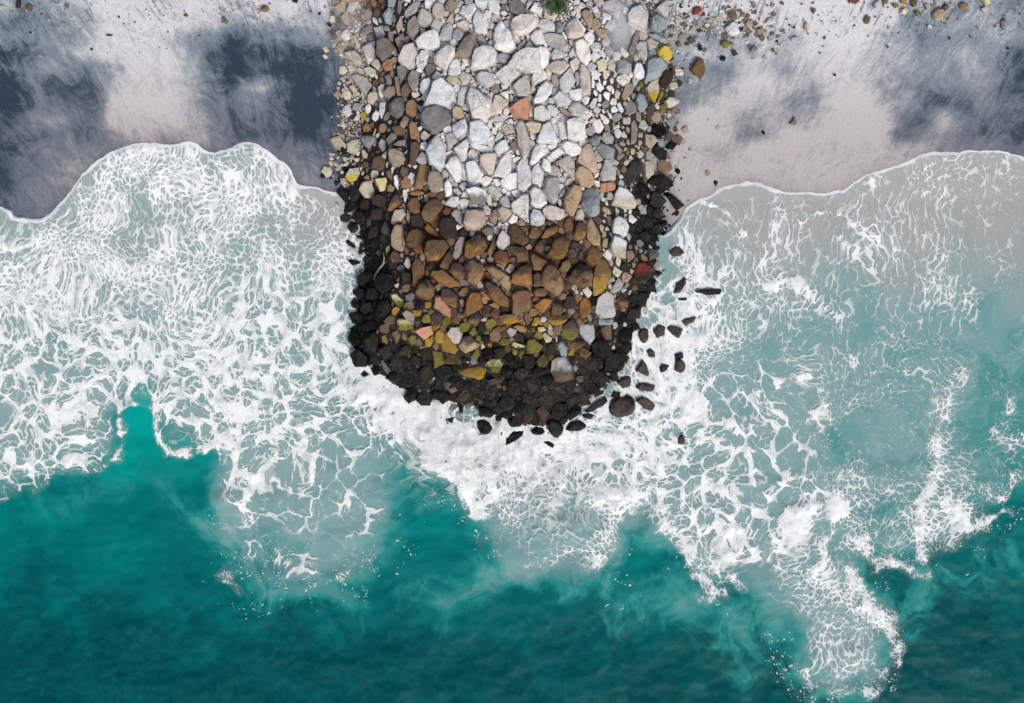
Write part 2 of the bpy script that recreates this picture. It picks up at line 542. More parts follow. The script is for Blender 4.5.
h 9 50 16 44 26 46 28 54 20 62 11 58
z 55 24 58 23 60 27 56 29
h 55 16 64 15 66 20 58 22
q 62 60 72 57 80 57 76 62 66 65
q 22 68 30 66 33 70 26 73
T 515 320
vY 46 14 49 5 56 0 63 6 62 15 57 19 50 18
g 63 14 65 5 70 3 78 4 80 18 75 24 69 18|pale grey granite boulder standing out at the right of the mossy stones|the pale granite boulder
Y 11 28 12 20 19 18 27 26 24 31 15 33
z 27 15 29 12 37 18 35 22 30 22
k 42 24 46 20 52 27 51 36 47 37 44 31
gb 37 40 42 37 51 37 56 46 58 58 50 61 40 60 36 52|barnacle-crusted grey and brown boulder near the black toe|the barnacled boulder
Y 20 40 28 32 33 40 30 47 23 46
n 32 26 37 22 41 28 38 34 32 32
j 63 30 68 27 76 33 72 37 65 36
h 50 20 62 18 70 22 62 28 52 28
D 75 26 82 18 92 22 96 34 86 38 77 36
D 86 52 90 36 100 32 110 40 104 50
z 22 7 28 6 31 10 26 12 22 11
c 32 8 35 4 38 9
Y 15 8 19 6 20 12 16 12
k 57 47 60 43 63 48 60 52
b 60 58 63 54 68 55 68 62 62 62
n 16 50 22 45 30 50 24 55 18 55
c 40 16 42 15 42 22 41 22
c 96 26 99 24 100 29 95 29
"""
SEA_ROCKS = """
T 600 190
v 69 62 74 56 81 58 84 62 80 66 72 66
T 600 255
v 74 38 76 28 85 21 86 28 81 36 77 38|slanting oval dark rock ringed by foam, topmost of the larger ones on the right|the slanting oval rock
v 81 66 86 63 96 62 93 67 85 70
h 77 43 87 43 86 45 79 45
T 694 288
h 0 3 12 0 27 1 26 6 12 7|long flat dark sliver of rock awash farthest to the right|the flat sliver
T 600 320
v 38 12 41 8 48 9 48 20 44 23 40 21
v 53 10 59 4 65 7 64 15 56 18
v 66 8 70 5 77 7 83 9 79 18 72 15
v 46 31 50 28 54 31 55 37 49 37
v 35 50 42 39 46 44 49 53 47 56 38 52
h 74 34 82 32 83 38 75 40
v 74 50 75 41 80 38 85 43 85 49 80 53
h 59 48 62 44 69 45 66 50 61 53
v 16 62 25 55 31 57 30 66 22 68
T 560 380
v 75 7 78 3 86 3 95 5 93 11 82 11
v 48 30 50 20 58 17 68 18 76 25 72 34 62 37 52 35|largest rock in the foam, dark with a pinkish barnacled seaward side|the largest foam-ringed rock
D 61 20 66 14 73 17 75 23 66 22
D 50 17 53 11 60 12 60 18
v 75 20 82 16 89 19 95 25 91 31 85 29 80 24
h 24 31 33 23 45 16 47 22 38 28 30 32
h 4 50 8 42 20 40 27 46 22 50 12 51
h 21 34 28 33 34 35 30 39 23 37
T 640 380
v 38 58 42 53 45 60 43 64 38 64|lone small dark rock set apart in white foam right of the jetty tip|the lone rock
T 470 380
D 6 40 12 38 19 41 24 48 19 54 11 54 7 47
D 24 67 26 50 30 46 33 48 34 58 28 68
D 34 60 36 54 46 49 54 48 53 55 44 62 35 66
D 37 42 41 36 50 33 54 39 50 47 41 47|round black rock in a small pool at the jetty's seaward tip|the round tip rock
D 60 50 66 46 73 47 75 52 70 55 62 54
D 60 43 64 41 69 43 68 46 62 45
D 76 46 77 37 84 36 93 45 93 52 88 59 80 54
h 70 60 78 60 84 64 83 68 77 65
h 24 35 32 36 31 41 26 41
T 380 380
D 64 38 70 37 75 36 73 44 67 45
h 30 34 34 38 33 40
h 22 45 28 46 26 48
T 340 190
h 5 51 8 49 16 56 13 58 8 55|small dark rock aslant in foam, uppermost of those off the left flank|the upper left foam rock
h 18 64 20 52 23 54 22 64
h 14 44 20 46 18 49
T 340 255
h 7 5 12 4 21 7 18 9 12 10
h 22 4 29 3 30 9 24 8
h 12 36 14 33 15 38 13 40
h 10 48 14 42 17 44 12 50
T 340 320
h 20 54 24 50 29 54 24 57
"""
BEACH_STONES = """
T 660 0
R 32 11 35 6 40 6 42 10 38 14 33 15|dark red stone with a pale streak on the right-hand beach|the dark red stone
c 28 30 33 26 36 28 32 32
s 25 19 30 16 33 20 29 23
t 45 20 50 19 53 21 49 23
q 67 13 70 10 75 12 77 17 73 20 69 17
p 84 24 87 20 93 19 92 25 87 28
G 82 31 88 28 93 31 90 34
w 64 28 70 22 77 24 80 32 75 36 68 34
Y 60 44 63 40 69 41 69 46 63 48
h 59 58 62 55 66 57 64 61 60 60
B 71 51 75 50 78 54 73 56
G 89 49 94 45 97 47 96 51 90 52
q 15 43 19 40 21 46 17 47
t 18 36 22 32 25 35 22 40 19 39
b 27 40 31 36 36 41 31 44
Y 8 36 12 34 14 37 10 38
h 36 46 41 44 42 50 39 51
G 8 27 13 24 15 28 10 29
b 1 30 4 28 6 31 3 34
p 91 3 95 2 96 7 93 8
j 29 70 37 57 43 59 45 70 42 78 36 77|large olive-brown boulder alone on wet sand beside the jetty|the large olive boulder
T 750 0
s 14 23 18 17 24 18 25 22 18 25
t 5 30 10 28 16 30 15 33 8 33
q 8 37 12 34 15 36 12 42
b 60 9 64 8 66 10 63 14
c 53 25 56 21 59 26 57 32 54 29
h 68 52 71 52 70 54
h 73 37 76 36 74 40
b 29 3 33 1 34 5
R 98 -2 103 -2 102 2 98 2
w 40 38 47 36 48 43 42 42
G 39 124 44 117 46 118 46 125
h 83 74 85 73 86 76 84 76
T 640 0
h 121 132 123 130 125 132 124 135
T 840 0
b 8 1 14 -2 20 1 15 4
u 33 3 38 0 42 4 38 9 34 8
q 42 0 49 -3 47 4 43 3
Y 51 4 57 3 59 6 55 8
l 60 0 68 -3 65 4 60 3
c 60 10 65 7 68 11 64 15 60 13
Y 73 12 78 10 81 13 77 16
b 69 2 75 -2 77 4 72 7
c 83 5 88 3 91 7 86 10
a 91 13 96 8 103 9 104 14 100 19 95 20 92 17|large tan-orange stone at the top of the right-hand beach|the tan-orange beach stone
q 23 20 26 14 30 17 29 23 25 24|brown and cream stone on bare pale sand below the right beach cobbles|the brown and cream stone
u 93 0 100 -2 101 5 95 5
W 86 26 89 24 92 27 88 29
h 46 46 49 46 48 48
T 924 0
x 18 7 22 3 25 7 21 11
o 34 5 40 2 44 5 40 10 36 9
z 57 0 64 -3 66 3 61 5
p 76 21 80 17 83 22 80 30 77 27
h 82 49 84 46 85 49
h 24 38 26 36 26 40
u 56 9 62 6 65 11 60 13
T 0 0
B 16 8 17 -2 21 -2 20 8
b 25 7 29 3 33 6 31 11 27 10
q 64 6 66 3 69 6 67 9
c -1 5 4 6 3 9 -1 9
T 240 0
q 20 8 24 4 29 8 27 12 21 11|brown stone on pale sand high on the left-hand beach|the brown left-beach stone
n 50 -2 58 -2 57 3 53 2
h 86 24 89 22 92 25 90 27
h 78 13 80 12 81 14 78 15
h 69 11 71 10 72 12
T 180 0
q 41 18 44 16 48 21 46 24 42 22
R 3 15 6 13 8 15 6 17
T 0 0
h 105 35 109 34 113 35 109 36
"""
# surveyed cover, one digit per cell (0 none .. 9 full)
SAND_LEFT = """6455678888788877888887
4344567888887766767666
4445567888765433344456
2234578888875212222223
3345435688876312311132
1243224788876425631131
1243334899976434431012
2456436888887433332023
3334434677667533332132
2345555555555555544332
2345666666666666555542
2455666666666665555552
3455666666666666666655
3455666666666666666655"""
SAND_RIGHT = """88888889999987876656544
67667888999998845556664
55656676688998653454565
35766676788887665566542
34744776678877665556532
44556888767886654455532
44678877557998664233543
57998667678999843764333
68998558999999835653332
68877899988888777655544
68888888888888887777777
68888888888888887777777
68888888888888887777777"""
FOAM = """00000000000000000000000000000000
00000000000000000000000000000000
00000000000000000000000000000000
00000000000000000000000000000000
00048777740000000000000000002333
00377777620000000000002332234444
31776677544000000000042343444443
58666666546000000000062444444533
78776666657000000000075544444433
88776677667000000000074454444443
77687777778000000000875433333322
66777788778900000000875334333322
66763777767990000007884443322422
67741565654689998777754433222323
66520036543228987676545433322323
32100004332213864445555434433443
00000013222211343334555454334421
00000001221220002333145444332410
00000000122310000000011334553100
00000000011000000000000234442000
00000000000000000000000024455000
00000000000000000000000004554000"""
MILK = """88888888888888888888888888888888
88888888888888888888888888888888
88888888888888888888888888888888
88888888888888888888888888888888
88888888888888888888888888888888
88888888888888888888888888888888
88888888888888888888888877777777
88888888888888888888888887777776
88888888888888888888887777776665
88888888888888888888877666666555
77777778888888888888876666655554
77777777788888888888776666555544
77753677777788888887776666555544
77641577888778888887776666555543
65420147888857888887777766555543
43100037788854788878777777655533
11000026688731478876677777545421
00000024467510167663257775554211
00000012343200014434112467754111
00000000122000002312101266860100
00000000000000001101200135886000
00000000000000000000000012574000"""
# ------------------------------------------------------------------ helpers
def sst(a, b, x):
    t = np.clip((x - a) / (b - a), 0, 1); return t * t * (3 - 2 * t)
_T = rng.random((256, 256))
def vnoise(x, y):
    xi = np.floor(x).astype(int); yi = np.floor(y).astype(int)
    fx = x - xi; fy = y - yi
    fx = fx * fx * fx * (fx * (fx * 6 - 15) + 10); fy = fy * fy * fy * (fy * (fy * 6 - 15) + 10)
    g = lambda a, b: _T[a % 256, b % 256]
    return (g(xi, yi) * (1 - fx) + g(xi + 1, yi) * fx) * (1 - fy) + (g(xi, yi + 1) * (1 - fx) + g(xi + 1, yi + 1) * fx) * fy
def fbm(x, y, o=4, seed=0):
    s = 0; a = .5; n = 0
    for k in range(o):
        s = s + a * vnoise(x * 2 ** k + 17.3 * k + seed * 31.7, y * 2 ** k + 9.1 * k + seed * 12.9); n += a; a *= .5
    return s / n                                       # 0..1
def digits(txt, w):
    return np.array([[int(c) for c in (r + r[-1] * w)[:w]] for r in txt.strip().split("\n")], float) / 9
def cubic(G, x, y):                                    # smooth bilinear sampling of a digit grid in cell units
    h, w = G.shape
    x = np.clip(x, 0, w - 1.001); y = np.clip(y, 0, h - 1.001)
    xi = np.floor(x).astype(int); yi = np.floor(y).astype(int)
    fx = x - xi; fy = y - yi; fx = fx * fx * (3 - 2 * fx) * .6 + fx * .4; fy = fy * fy * (3 - 2 * fy) * .6 + fy * .4
    x1 = np.minimum(xi + 1, w - 1); y1 = np.minimum(yi + 1, h - 1)
    return (G[yi, xi] * (1 - fx) + G[yi, x1] * fx) * (1 - fy) + (G[y1, xi] * (1 - fx) + G[y1, x1] * fx) * fy
def seg_dist(P, x, y):
    d = np.full(x.shape, 1e9)
    for (ax, ay), (bx, by) in zip(P[:-1], P[1:]):
        vx, vy = bx - ax, by - ay
        t = np.clip(((x - ax) * vx + (y - ay) * vy) / (vx * vx + vy * vy + 1e-9), 0, 1)
        d = np.minimum(d, np.hypot(x - ax - t * vx, y - ay - t * vy))
    return d
def poly_sd(P, x, y):                                  # signed distance, positive inside
    ins = np.zeros(x.shape, bool); n = len(P)
    for i in range(n):
        (ax, ay), (bx, by) = P[i], P[(i + 1) % n]
        c = (ay > y) != (by > y)
        if by != ay: ins ^= c & (x < (bx - ax) * (y - ay) / (by - ay) + ax)
    d = seg_dist(list(P) + [P[0]], x, y)
    return np.where(ins, d, -d)
# ------------------------------------------------------------------ shore lines
FRONT_L = [(-900, 215), (-300, 200), (-60, 196), (0, 207), (14, 217), (38, 219), (53, 210), (68, 193), (89, 169), (109, 154), (137, 145), (171, 144),
           (195, 146), (219, 153), (236, 147), (256, 145), (273, 156), (290, 168), (297, 186), (318, 188), (342, 193), (420, 200)]
FRONT_R = [(600, 232), (660, 235), (678, 222), (688, 205), (700, 199), (708, 196), (725, 185), (753, 181), (783, 191), (835, 191), (848, 185),
           (869, 173), (896, 166), (920, 156), (947, 151), (971, 152), (999, 153), (1024, 158), (1100, 170), (1400, 190), (2000, 200)]
def smooth(L, n=5):                                    # Catmull-Rom through the surveyed points
    P = [np.array(L[0], float)] + [np.array(p, float) for p in L] + [np.array(L[-1], float)]; out = []
    for a, b, c, d in zip(P[:-3], P[1:-2], P[2:-1], P[3:]):
        for t in np.arange(n) / n: out.append(tuple(.5 * (2 * b + (c - a) * t + (2 * a - 5 * b + 4 * c - d) * t * t + (3 * b - a - 3 * c + d) * t ** 3)))
    return out + [tuple(P[-1])]
FRONT = smooth(FRONT_L) + smooth(FRONT_R)
TOE = [(345, -335), (338, -60), (343, 60), (350, 100), (342, 150), (337, 180), (347, 215), (354, 260), (345, 300), (343, 345), (358, 370), (385, 395), (420, 412),
       (470, 418), (510, 436), (560, 438), (600, 405), (635, 372), (643, 330), (664, 292), (668, 250), (664, 200), (668, 150), (668, 100),
       (670, 50), (668, -60), (662, -335)]
WHITE = [(0, 505), (29, 494), (63, 477), (90, 470), (108, 460), (110, 432), (115, 402), (138, 396), (161, 402), (167, 430), (180, 450), (194, 453), (218, 445),
         (226, 470), (222, 500), (215, 540), (212, 580), (239, 612), (280, 605), (317, 594), (345, 585), (371, 565), (390, 545), (405, 521), (410, 490), (405, 460),
         (398, 438), (425, 472), (450, 502), (466, 525), (478, 555), (490, 590), (524, 589), (563, 582), (607, 587), (622, 565), (617, 535), (646, 526), (665, 548),
         (685, 570), (714, 589), (748, 582), (768, 604), (797, 633), (795, 672), (827, 692), (866, 694), (888, 677), (897, 640), (892, 610), (870, 590), (858, 575),
         (880, 570), (924, 580), (940, 560), (975, 545), (1000, 510), (1024, 490), (1500, 430), (1500, -500), (-600, -500), (-600, 540), (-200, 520)]
def beach_z(y):                                        # y in cells
    z = (190 - y) * S * .08
    return np.where(z > 0.6, .6 + (z - .6) * .5, np.maximum(z, -3.0))
def ground_z(x, y):
    sd = poly_sd(TOE, x, y) * S
    u = np.clip(sd / 4.6, 0, 1)
    jet = -.38 + 2.2 * (1 - (1 - u) ** 1.9)
    b = beach_z(y)
    j = np.where(sd > -.01, jet, b - .5)
    k = .12; h = np.clip(.5 + .5 * (j - b) / k, 0, 1)
    return b * (1 - h) + j * h + k * h * (1 - h) * .5, sd
def film_z(x, y, sdf):                                 # thin swash over sand, flat sea beyond
    b = beach_z(y)
    f = np.clip(sdf * .009, -.1, .03)
    return np.where(sdf > 0, np.maximum(0, b + .004 + f), b + f)
def axis(lo, hi, step, far):
    core = list(np.arange(lo, hi + .1, step)); a = []; s = step; p = lo
    while p > -far: s *= 1.35; p -= s; a.append(p)
    b = []; s = step; p = hi
    while p < far: s *= 1.35; p += s; b.append(p)
    return np.array(a[::-1] + core + b)
def grid(name, xs, ys, fz, attrs, mat, keep=None):
    X, Y = np.meshgrid(xs, ys); Z = fz(X, Y); h, w = X.shape
    co = np.empty((h * w, 3), np.float32); co[:, 0] = wx(X).ravel(); co[:, 1] = wy(Y).ravel(); co[:, 2] = Z.ravel()
    i = np.arange(h * w).reshape(h, w)
    q = np.stack([i[1:, :-1], i[1:, 1:], i[:-1, 1:], i[:-1, :-1]], -1).reshape(-1, 4)
    if keep is not None:
        k = keep(X, Y); kk = (k[1:, :-1] | k[1:, 1:] | k[:-1, 1:] | k[:-1, :-1]).ravel(); q = q[kk]
        used = np.zeros(h * w, bool); used[q.ravel()] = True
        idx = np.cumsum(used) - 1; q = idx[q]; co = co[used]
    else: used = slice(None)
    me = bpy.data.meshes.new(name)
    me.vertices.add(len(co)); me.vertices.foreach_set("co", co.ravel())
    me.loops.add(q.size); me.loops.foreach_set("vertex_index", q.ravel().astype(np.int32))
    me.polygons.add(len(q)); me.polygons.foreach_set("loop_start", np.arange(0, q.size, 4, dtype=np.int32))
    me.polygons.foreach_set("use_smooth", np.ones(len(q), bool))
    for an, f in attrs(X, Y).items():
        if f.ndim == 3:
            at = me.attributes.new(an, 'FLOAT_VECTOR', 'POINT'); at.data.foreach_set("vector", f.reshape(-1, 3)[used].astype(np.float32).ravel())
        else:
            at = me.attributes.new(an, 'FLOAT', 'POINT'); at.data.foreach_set("value", f.ravel()[used].astype(np.float32))
    me.update(calc_edges=True); me.validate()
    me.materials.append(mat)
    o = bpy.data.objects.new(name, me); scene.collection.objects.link(o); return o
# ------------------------------------------------------------------ cover of the sea
GF, GM = digits(FOAM, 32), digits(MILK, 32)
STREAK = [  # half width, strength, line: bands of thick foam
 (6, .95, [(817, 574), (822, 548), (832, 522), (846, 511), (830, 502), (812, 503), (799, 514), (796, 535)]),
 (8, .62, [(836, 577), (858, 592), (876, 612), (889, 632), (890, 655), (884, 680), (866, 690), (840, 689)]), (4, .5, [(840, 689), (815, 682), (802, 664)]),
 (5, .62, [(962, 376), (950, 402), (944, 430), (938, 450), (936, 475), (932, 492)]), (6, .8, [(932, 492), (920, 506), (916, 530), (921, 560), (924, 574)]), (6, .7, [(924, 574), (902, 570), (884, 562), (868, 555), (858, 540)]),
 (6, .75, [(950, 495), (962, 530), (985, 520), (1002, 512)]),
 (5, .5, [(1012, 400), (1000, 440)]), (5, .55, [(1024, 470), (998, 492)]),
 (8, .75, [(689, 345), (690, 400), (689, 450)]),
 (9, .6, [(690, 430), (720, 432), (742, 428)]), (6, .7, [(815, 380), (819, 400), (822, 412)]), (6, .6, [(850, 360), (856, 376)]),
 (5, .6, [(760, 400), (782, 385), (804, 376)]), (6, .5, [(800, 470), (770, 490), (748, 515), (722, 530), (700, 528)]),
 (8, .7, [(600, 490), (628, 498), (652, 508), (672, 530), (690, 556), (712, 582), (745, 578)]),
 (6, .6, [(715, 520), (726, 548), (727, 575)]), (6, .6, [(760, 475), (752, 505), (736, 535)]), (5, .5, [(775, 540), (795, 560), (812, 575)]),
 (13, .65, [(388, 402), (402, 436), (430, 462), (460, 488), (478, 512)]), (14, .6, [(410, 420), (450, 440), (480, 455), (520, 462)]),
 (13, .9, [(380, 385), (400, 410), (425, 425)]), (9, .85, [(432, 400), (440, 430), (455, 455)]), (9, .85, [(455, 422), (470, 436), (490, 460)]),
 (10, .6, [(520, 440), (560, 455), (600, 450), (640, 430), (680, 395)]), (10, .5, [(640, 470), (690, 440)]), (9, .6, [(555, 470), (600, 500), (612, 530), (595, 560)]),
 (5, .8, [(777, 282), (794, 284), (818, 304), (836, 320)]),
 (2.2, .8, [(701, 200), (725, 214), (741, 236)]), (2.5, .7, [(799, 226), (809, 214), (828, 210), (836, 217)]), (2.2, .7, [(831, 200), (836, 192)]),
 (2, .55, [(852, 224), (871, 234), (893, 253)]), (3, .7, [(868, 176), (868, 190)]), (2, .55, [(843, 212), (836, 228), (846, 248)]),
 (3.5, .8, [(52, 212), (38, 232), (26, 243), (0, 248), (-40, 250)]), (3, .6, [(292, 180), (290, 215), (289, 243)]), (3, .6, [(256, 148), (252, 165), (244, 185)]),
 (3, .7, [(297, 186), (292, 200)]), (4, .7, [(650, 300), (668, 310), (676, 335), (690, 350)]), (5, .7, [(625, 350), (640, 362), (660, 366), (690, 360)]),
 (4, .7, [(630, 330), (650, 326), (676, 332)]), (4, .6, [(655, 390), (668, 400), (675, 420)]), (5, .6, [(700, 260), (706, 290), (690, 310)]),
 (3, .8, [(122, 400), (118, 440), (114, 458), (90, 470), (62, 478)]), (3.5, .85, [(156, 408), (160, 432), (174, 450), (192, 453), (220, 446)]),
 (3, .7, [(122, 404), (138, 402), (156, 406)]), (8, .7, [(222, 400), (232, 430), (242, 462), (256, 474)]), (4, .5, [(256, 470), (250, 500), (246, 520), (258, 512)]),
 (4, .5, [(300, 420), (304, 460), (306, 495)]), (3.5, .4, [(285, 515), (306, 508)]), (4, .3, [(345, 450), (378, 455), (382, 480), (376, 512)]),
 (4, .55, [(285, 560), (300, 572), (312, 574)]), (4, .5, [(340, 578), (360, 562), (378, 548)]), (4, .5, [(214, 580), (226, 575), (234, 590), (222, 582)]), (4, .45, [(240, 548), (256, 552)]),
]
SPECK = [  # half width, strength, line: loose flecks of foam
 (30, .9, [(240, 590), (270, 575), (290, 560), (310, 585)]), (22, .55, [(235, 500), (225, 530), (222, 560)]), (20, .9, [(330, 590), (360, 570), (390, 545)]),
 (12, .5, [(405, 520), (420, 500), (425, 515)]), (26, .8, [(840, 480), (880, 500), (905, 470)]), (34, .8, [(940, 380), (935, 440), (930, 520)]), (34, .9, [(900, 540), (960, 530), (1010, 490)]),
 (30, .7, [(830, 420), (810, 460), (800, 480)]), (14, .9, [(880, 600), (898, 640), (890, 690), (840, 696), (795, 680), (790, 640)]), (40, .5, [(850, 430), (870, 450)]),
 (20, .6, [(1012, 400), (990, 450)]), (40, .12, [(160, 500), (190, 540), (170, 580)]), (30, .5, [(830, 520), (860, 530)]), (18, .6, [(690, 580), (720, 590)]), (14, .6, [(440, 500), (470, 530), (490, 560)]),
 (25, .5, [(640, 560), (625, 580)]),
]
CLOUD = [  # half width, strength, line: aerated water, soft
 (34, .9, [(838, 600), (846, 640), (850, 662)]), (26, .55, [(480, 575), (470, 600), (450, 610)]), (20, .35, [(400, 600), (440, 590)]), (34, .45, [(690, 600), (730, 610), (760, 620)]), (26, .4, [(620, 590), (660, 600)]), (30, .35, [(920, 620), (960, 580), (1000, 560)]),
 (30, .25, [(215, 560), (190, 500), (150, 470)]), (30, .3, [(100, 490), (60, 500)]), (26, .5, [(210, 520), (230, 560), (260, 590), (330, 600)]), (18, .35, [(418, 480), (430, 510)]), (30, .25, [(740, 660), (800, 640)]),
]
CACHE = {}; AWASH = []
def sea(X, Y):
    key = (X.shape, float(X.sum()), float(Y.sum()))
    if key in CACHE: return CACHE[key]
    w1 = fbm(X / 26, Y / 26, 4, 1) - .5; w2 = fbm(X / 26, Y / 26, 4, 2) - .5
    b1 = fbm(X / 60, Y / 60, 5, 3) - .5; b2 = fbm(X / 60, Y / 60, 5, 4) - .5
    xw, yw = X + w1 * 26, Y + w2 * 26
    F = cubic(GF, (xw - 16) / 32, (yw - 16) / 32)
    M = cubic(GM, (X + b1 * 50 - 16) / 32, (Y + b2 * 50 - 16) / 32)
    sdw = poly_sd(WHITE, X + w1 * 24 + b1 * 14, Y + w2 * 24 + b2 * 14)
    sdw2 = poly_sd(WHITE, X + b1 * 70, Y + b2 * 70)
    w3 = fbm(X / 9, Y / 9, 2, 19) - .5; fr = poly_sd(FRONT + [(2000, 3000), (-900, 3000)], X + w1 * 6, Y + w2 * 7 + w3 * 2.5)
    soft = sst(205, 250, X); F = F * (sst(-5, 5, sdw) * (1 - soft) + sst(-10, 34, sdw + (w1 + w2) * 20) * soft) * np.where(X > 500, 1 - .04 * sst(660, 720, X) * sst(470, 400, Y) + .12 * sst(440, 500, Y), 1 + .2 * sst(450, 500, Y))
    M = M * (.1 + .9 * (sst(-16, 12, sdw2) * (1 - soft) + sst(-34, 22, sdw2) * soft))
    M = M + .13 * sst(660, 720, X) * sst(520, 430, Y) * M
    sbr = sst(.3, .7, fbm(X / 17, Y / 17, 3, 61)); ridge = np.zeros(X.shape); spk = np.zeros(X.shape)
    for wd, st, L in STREAK:
        m = 4 * wd + 30; xs = [p[0] for p in L]; ys = [p[1] for p in L]
        k = (X > min(xs) - m) & (X < max(xs) + m) & (Y > min(ys) - m) & (Y < max(ys) + m)
        if not k.any(): continue
        wob = min(1.0, wd / 6)
        d = seg_dist(L, X[k] + w1[k] * 34 * wob, Y[k] + w2[k] * 34 * wob) / (wd * (.55 + 1.1 * sbr[k]))
        ridge[k] = np.maximum(ridge[k], st * (.45 + .8 * sbr[k]) * np.exp(-d * d))
    for wd, st, L in SPECK:
        m = 3 * wd; xs = [p[0] for p in L]; ys = [p[1] for p in L]
        k = (X > min(xs) - m) & (X < max(xs) + m) & (Y > min(ys) - m) & (Y < max(ys) + m)
        if not k.any(): continue
        d = seg_dist(L, X[k] + b1[k] * 40, Y[k] + b2[k] * 40) / wd
        spk[k] = np.maximum(spk[k], st * np.exp(-d * d))
    for wd, st, L in CLOUD:
        m = 3 * wd + 30; xs = [p[0] for p in L]; ys = [p[1] for p in L]
        k = (X > min(xs) - m) & (X < max(xs) + m) & (Y > min(ys) - m) & (Y < max(ys) + m)
        if not k.any(): continue
        d = seg_dist(L, X[k] + b1[k] * 70, Y[k] + b2[k] * 70) / wd
        M[k] = np.maximum(M[k], st * np.exp(-d * d))
    for cx, cy, rr in AWASH:
        k = (abs(X - cx) < rr * 3 + 12) & (abs(Y - cy) < rr * 3 + 12)
        if k.any():
            d = (np.hypot(X[k] - cx + w1[k] * 8, Y[k] - cy - 1.5 + w2[k] * 8) - rr - 2.2) / 2.6; ridge[k] = np.maximum(ridge[k], .62 * np.exp(-d * d))
    # thicker foam where the wash breaks round the stones
    tsd = poly_sd(TOE, X + w1 * 10, Y + w2 * 10)
    ring = np.exp(-np.clip(-tsd, 0, 99) / 16) * sst(205, 300, Y)
    F = np.maximum(F, ring * (.3 + .34 * fbm(X / 24, Y / 24, 3, 71)))
    depth = np.clip((Y - 395 + (b1 * 90) + np.clip(X - 700, 0, 400) * .12) / 270, 0, 1)
    depth = np.where((X > 640), np.maximum(depth, np.clip((Y - 250) / 400, 0, 1) * sst(700, 1024, X) * .55), depth)
    sandy = sst(325, 205, Y + b2 * 90) * np.where(X > 500, sst(640, 720, X) * .95, .35 + .55 * sst(230, 330, X) * sst(300, 240, Y))
    churn = np.exp(-(((X - 455) / 75) ** 2 + ((Y - 452) / 46) ** 2)) + .8 * np.exp(-(((X - 560) / 60) ** 2 + ((Y - 505) / 40) ** 2)) + .5 * np.exp(-(((X - 370) / 50) ** 2 + ((Y - 400) / 25) ** 2))
    # flow co-ordinates in cells: long threads in the swash, round cells at sea
    st = sst(430, 250, Y)
    fan = np.where(X > 500, (X - 820) * .10 * (Y - 200) / 200, (X - 170) * .05 * (Y - 200) / 200)
    yt = np.arange(-9100, 9100, 2.0); stt = sst(430, 250, yt) * sst(-400, 0, yt)
    c1, c2 = np.cumsum(1 - .5 * stt) * 2, np.cumsum(1 - .28 * stt) * 2; c1 -= np.interp(430, yt, c1); c2 -= np.interp(430, yt, c2)
    I1, I2 = np.interp(Y, yt, c1), np.interp(Y, yt, c2)
    sx = sst(460, 540, X)
    U = X - .6 * fan * st + b1 * 40 + w1 * 12; V = I1 * sx + I2 * (1 - sx) + b2 * 40 + w2 * 12
    flow = np.stack([U, V, np.zeros_like(U)], -1) * .1
    coarse = np.where(X < 500, sst(230, 385, Y + b2 * 110), np.exp(-((X - 745) / 95) ** 2 - ((Y - 465) / 110) ** 2) * 1.1) + np.exp(-((X - 640) / 70) ** 2 - ((Y - 440) / 50) ** 2)
    r = dict(coarse=np.clip(coarse, 0, 1), foam=np.clip(F, 0, 1), milk=np.clip(M, 0, 1), front=fr, ridge=ridge, speck=np.clip(spk, 0, 1), depth=depth, sandy=np.clip(sandy, 0, 1), churn=np.clip(churn, 0, 1), flow=flow)
    CACHE[key] = r
    return r
GL, GR = digits(SAND_LEFT, 22), digits(SAND_RIGHT, 23)
def sand(X, Y):
    w1 = fbm(X / 22, Y / 22, 4, 5) - .5; w2 = fbm(X / 22, Y / 22, 4, 6) - .5
    xw, yw = X + w1 * 16, Y + w2 * 12
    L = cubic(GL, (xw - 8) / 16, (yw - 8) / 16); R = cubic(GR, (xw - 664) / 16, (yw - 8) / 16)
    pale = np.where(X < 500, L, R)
    far = sst(0, -60, Y); pale = pale * (1 - far) + far * (.85 - .5 * fbm(X / 80, Y / 40, 4, 8))
    out = np.maximum(sst(0, -80, X), sst(1024, 1110, X)); pale = pale * (1 - out) + out * (.25 + .6 * fbm(X / 120, Y / 60, 4, 9))
    sd = poly_sd(TOE, X + w1 * 14, Y + w2 * 14)
    snow = np.exp(-((X - 618) / 20) ** 2 - ((Y - 38) / 34) ** 2) + .9 * np.exp(-((X - 358) / 16) ** 2 - ((Y - 36) / 30) ** 2) + np.exp(-((X - 384) / 6) ** 2 - ((Y - 100) / 14) ** 2) + .9 * np.exp(-((X - 668) / 14) ** 2 - ((Y - 10) / 40) ** 2) + .8 * np.exp(-((X - 655) / 10) ** 2 - ((Y - 165) / 16) ** 2)
    wetz = np.maximum(sst(1.9, 1.2, sd * S) * sst(165, 205, Y), sst(344, 358, Y + w1 * 20))
    fan = np.stack([X * .1 + (X - 512) * .00012 * (Y - 60), Y * .1, np.zeros_like(X)], -1)
    return dict(pale=np.clip(pale, 0, 1), rubble=sst(-2, 8, sd + w1 * 30 * sst(240, 180, Y)), wetline=np.exp(-np.abs(poly_sd(FRONT + [(2000, 3000), (-900, 3000)], X, Y)) / 7.0), warm=sst(30, 150, Y), peb=sst(75, 10, Y), wetz=wetz, drift=np.clip(snow, 0, 1), flow=fan)
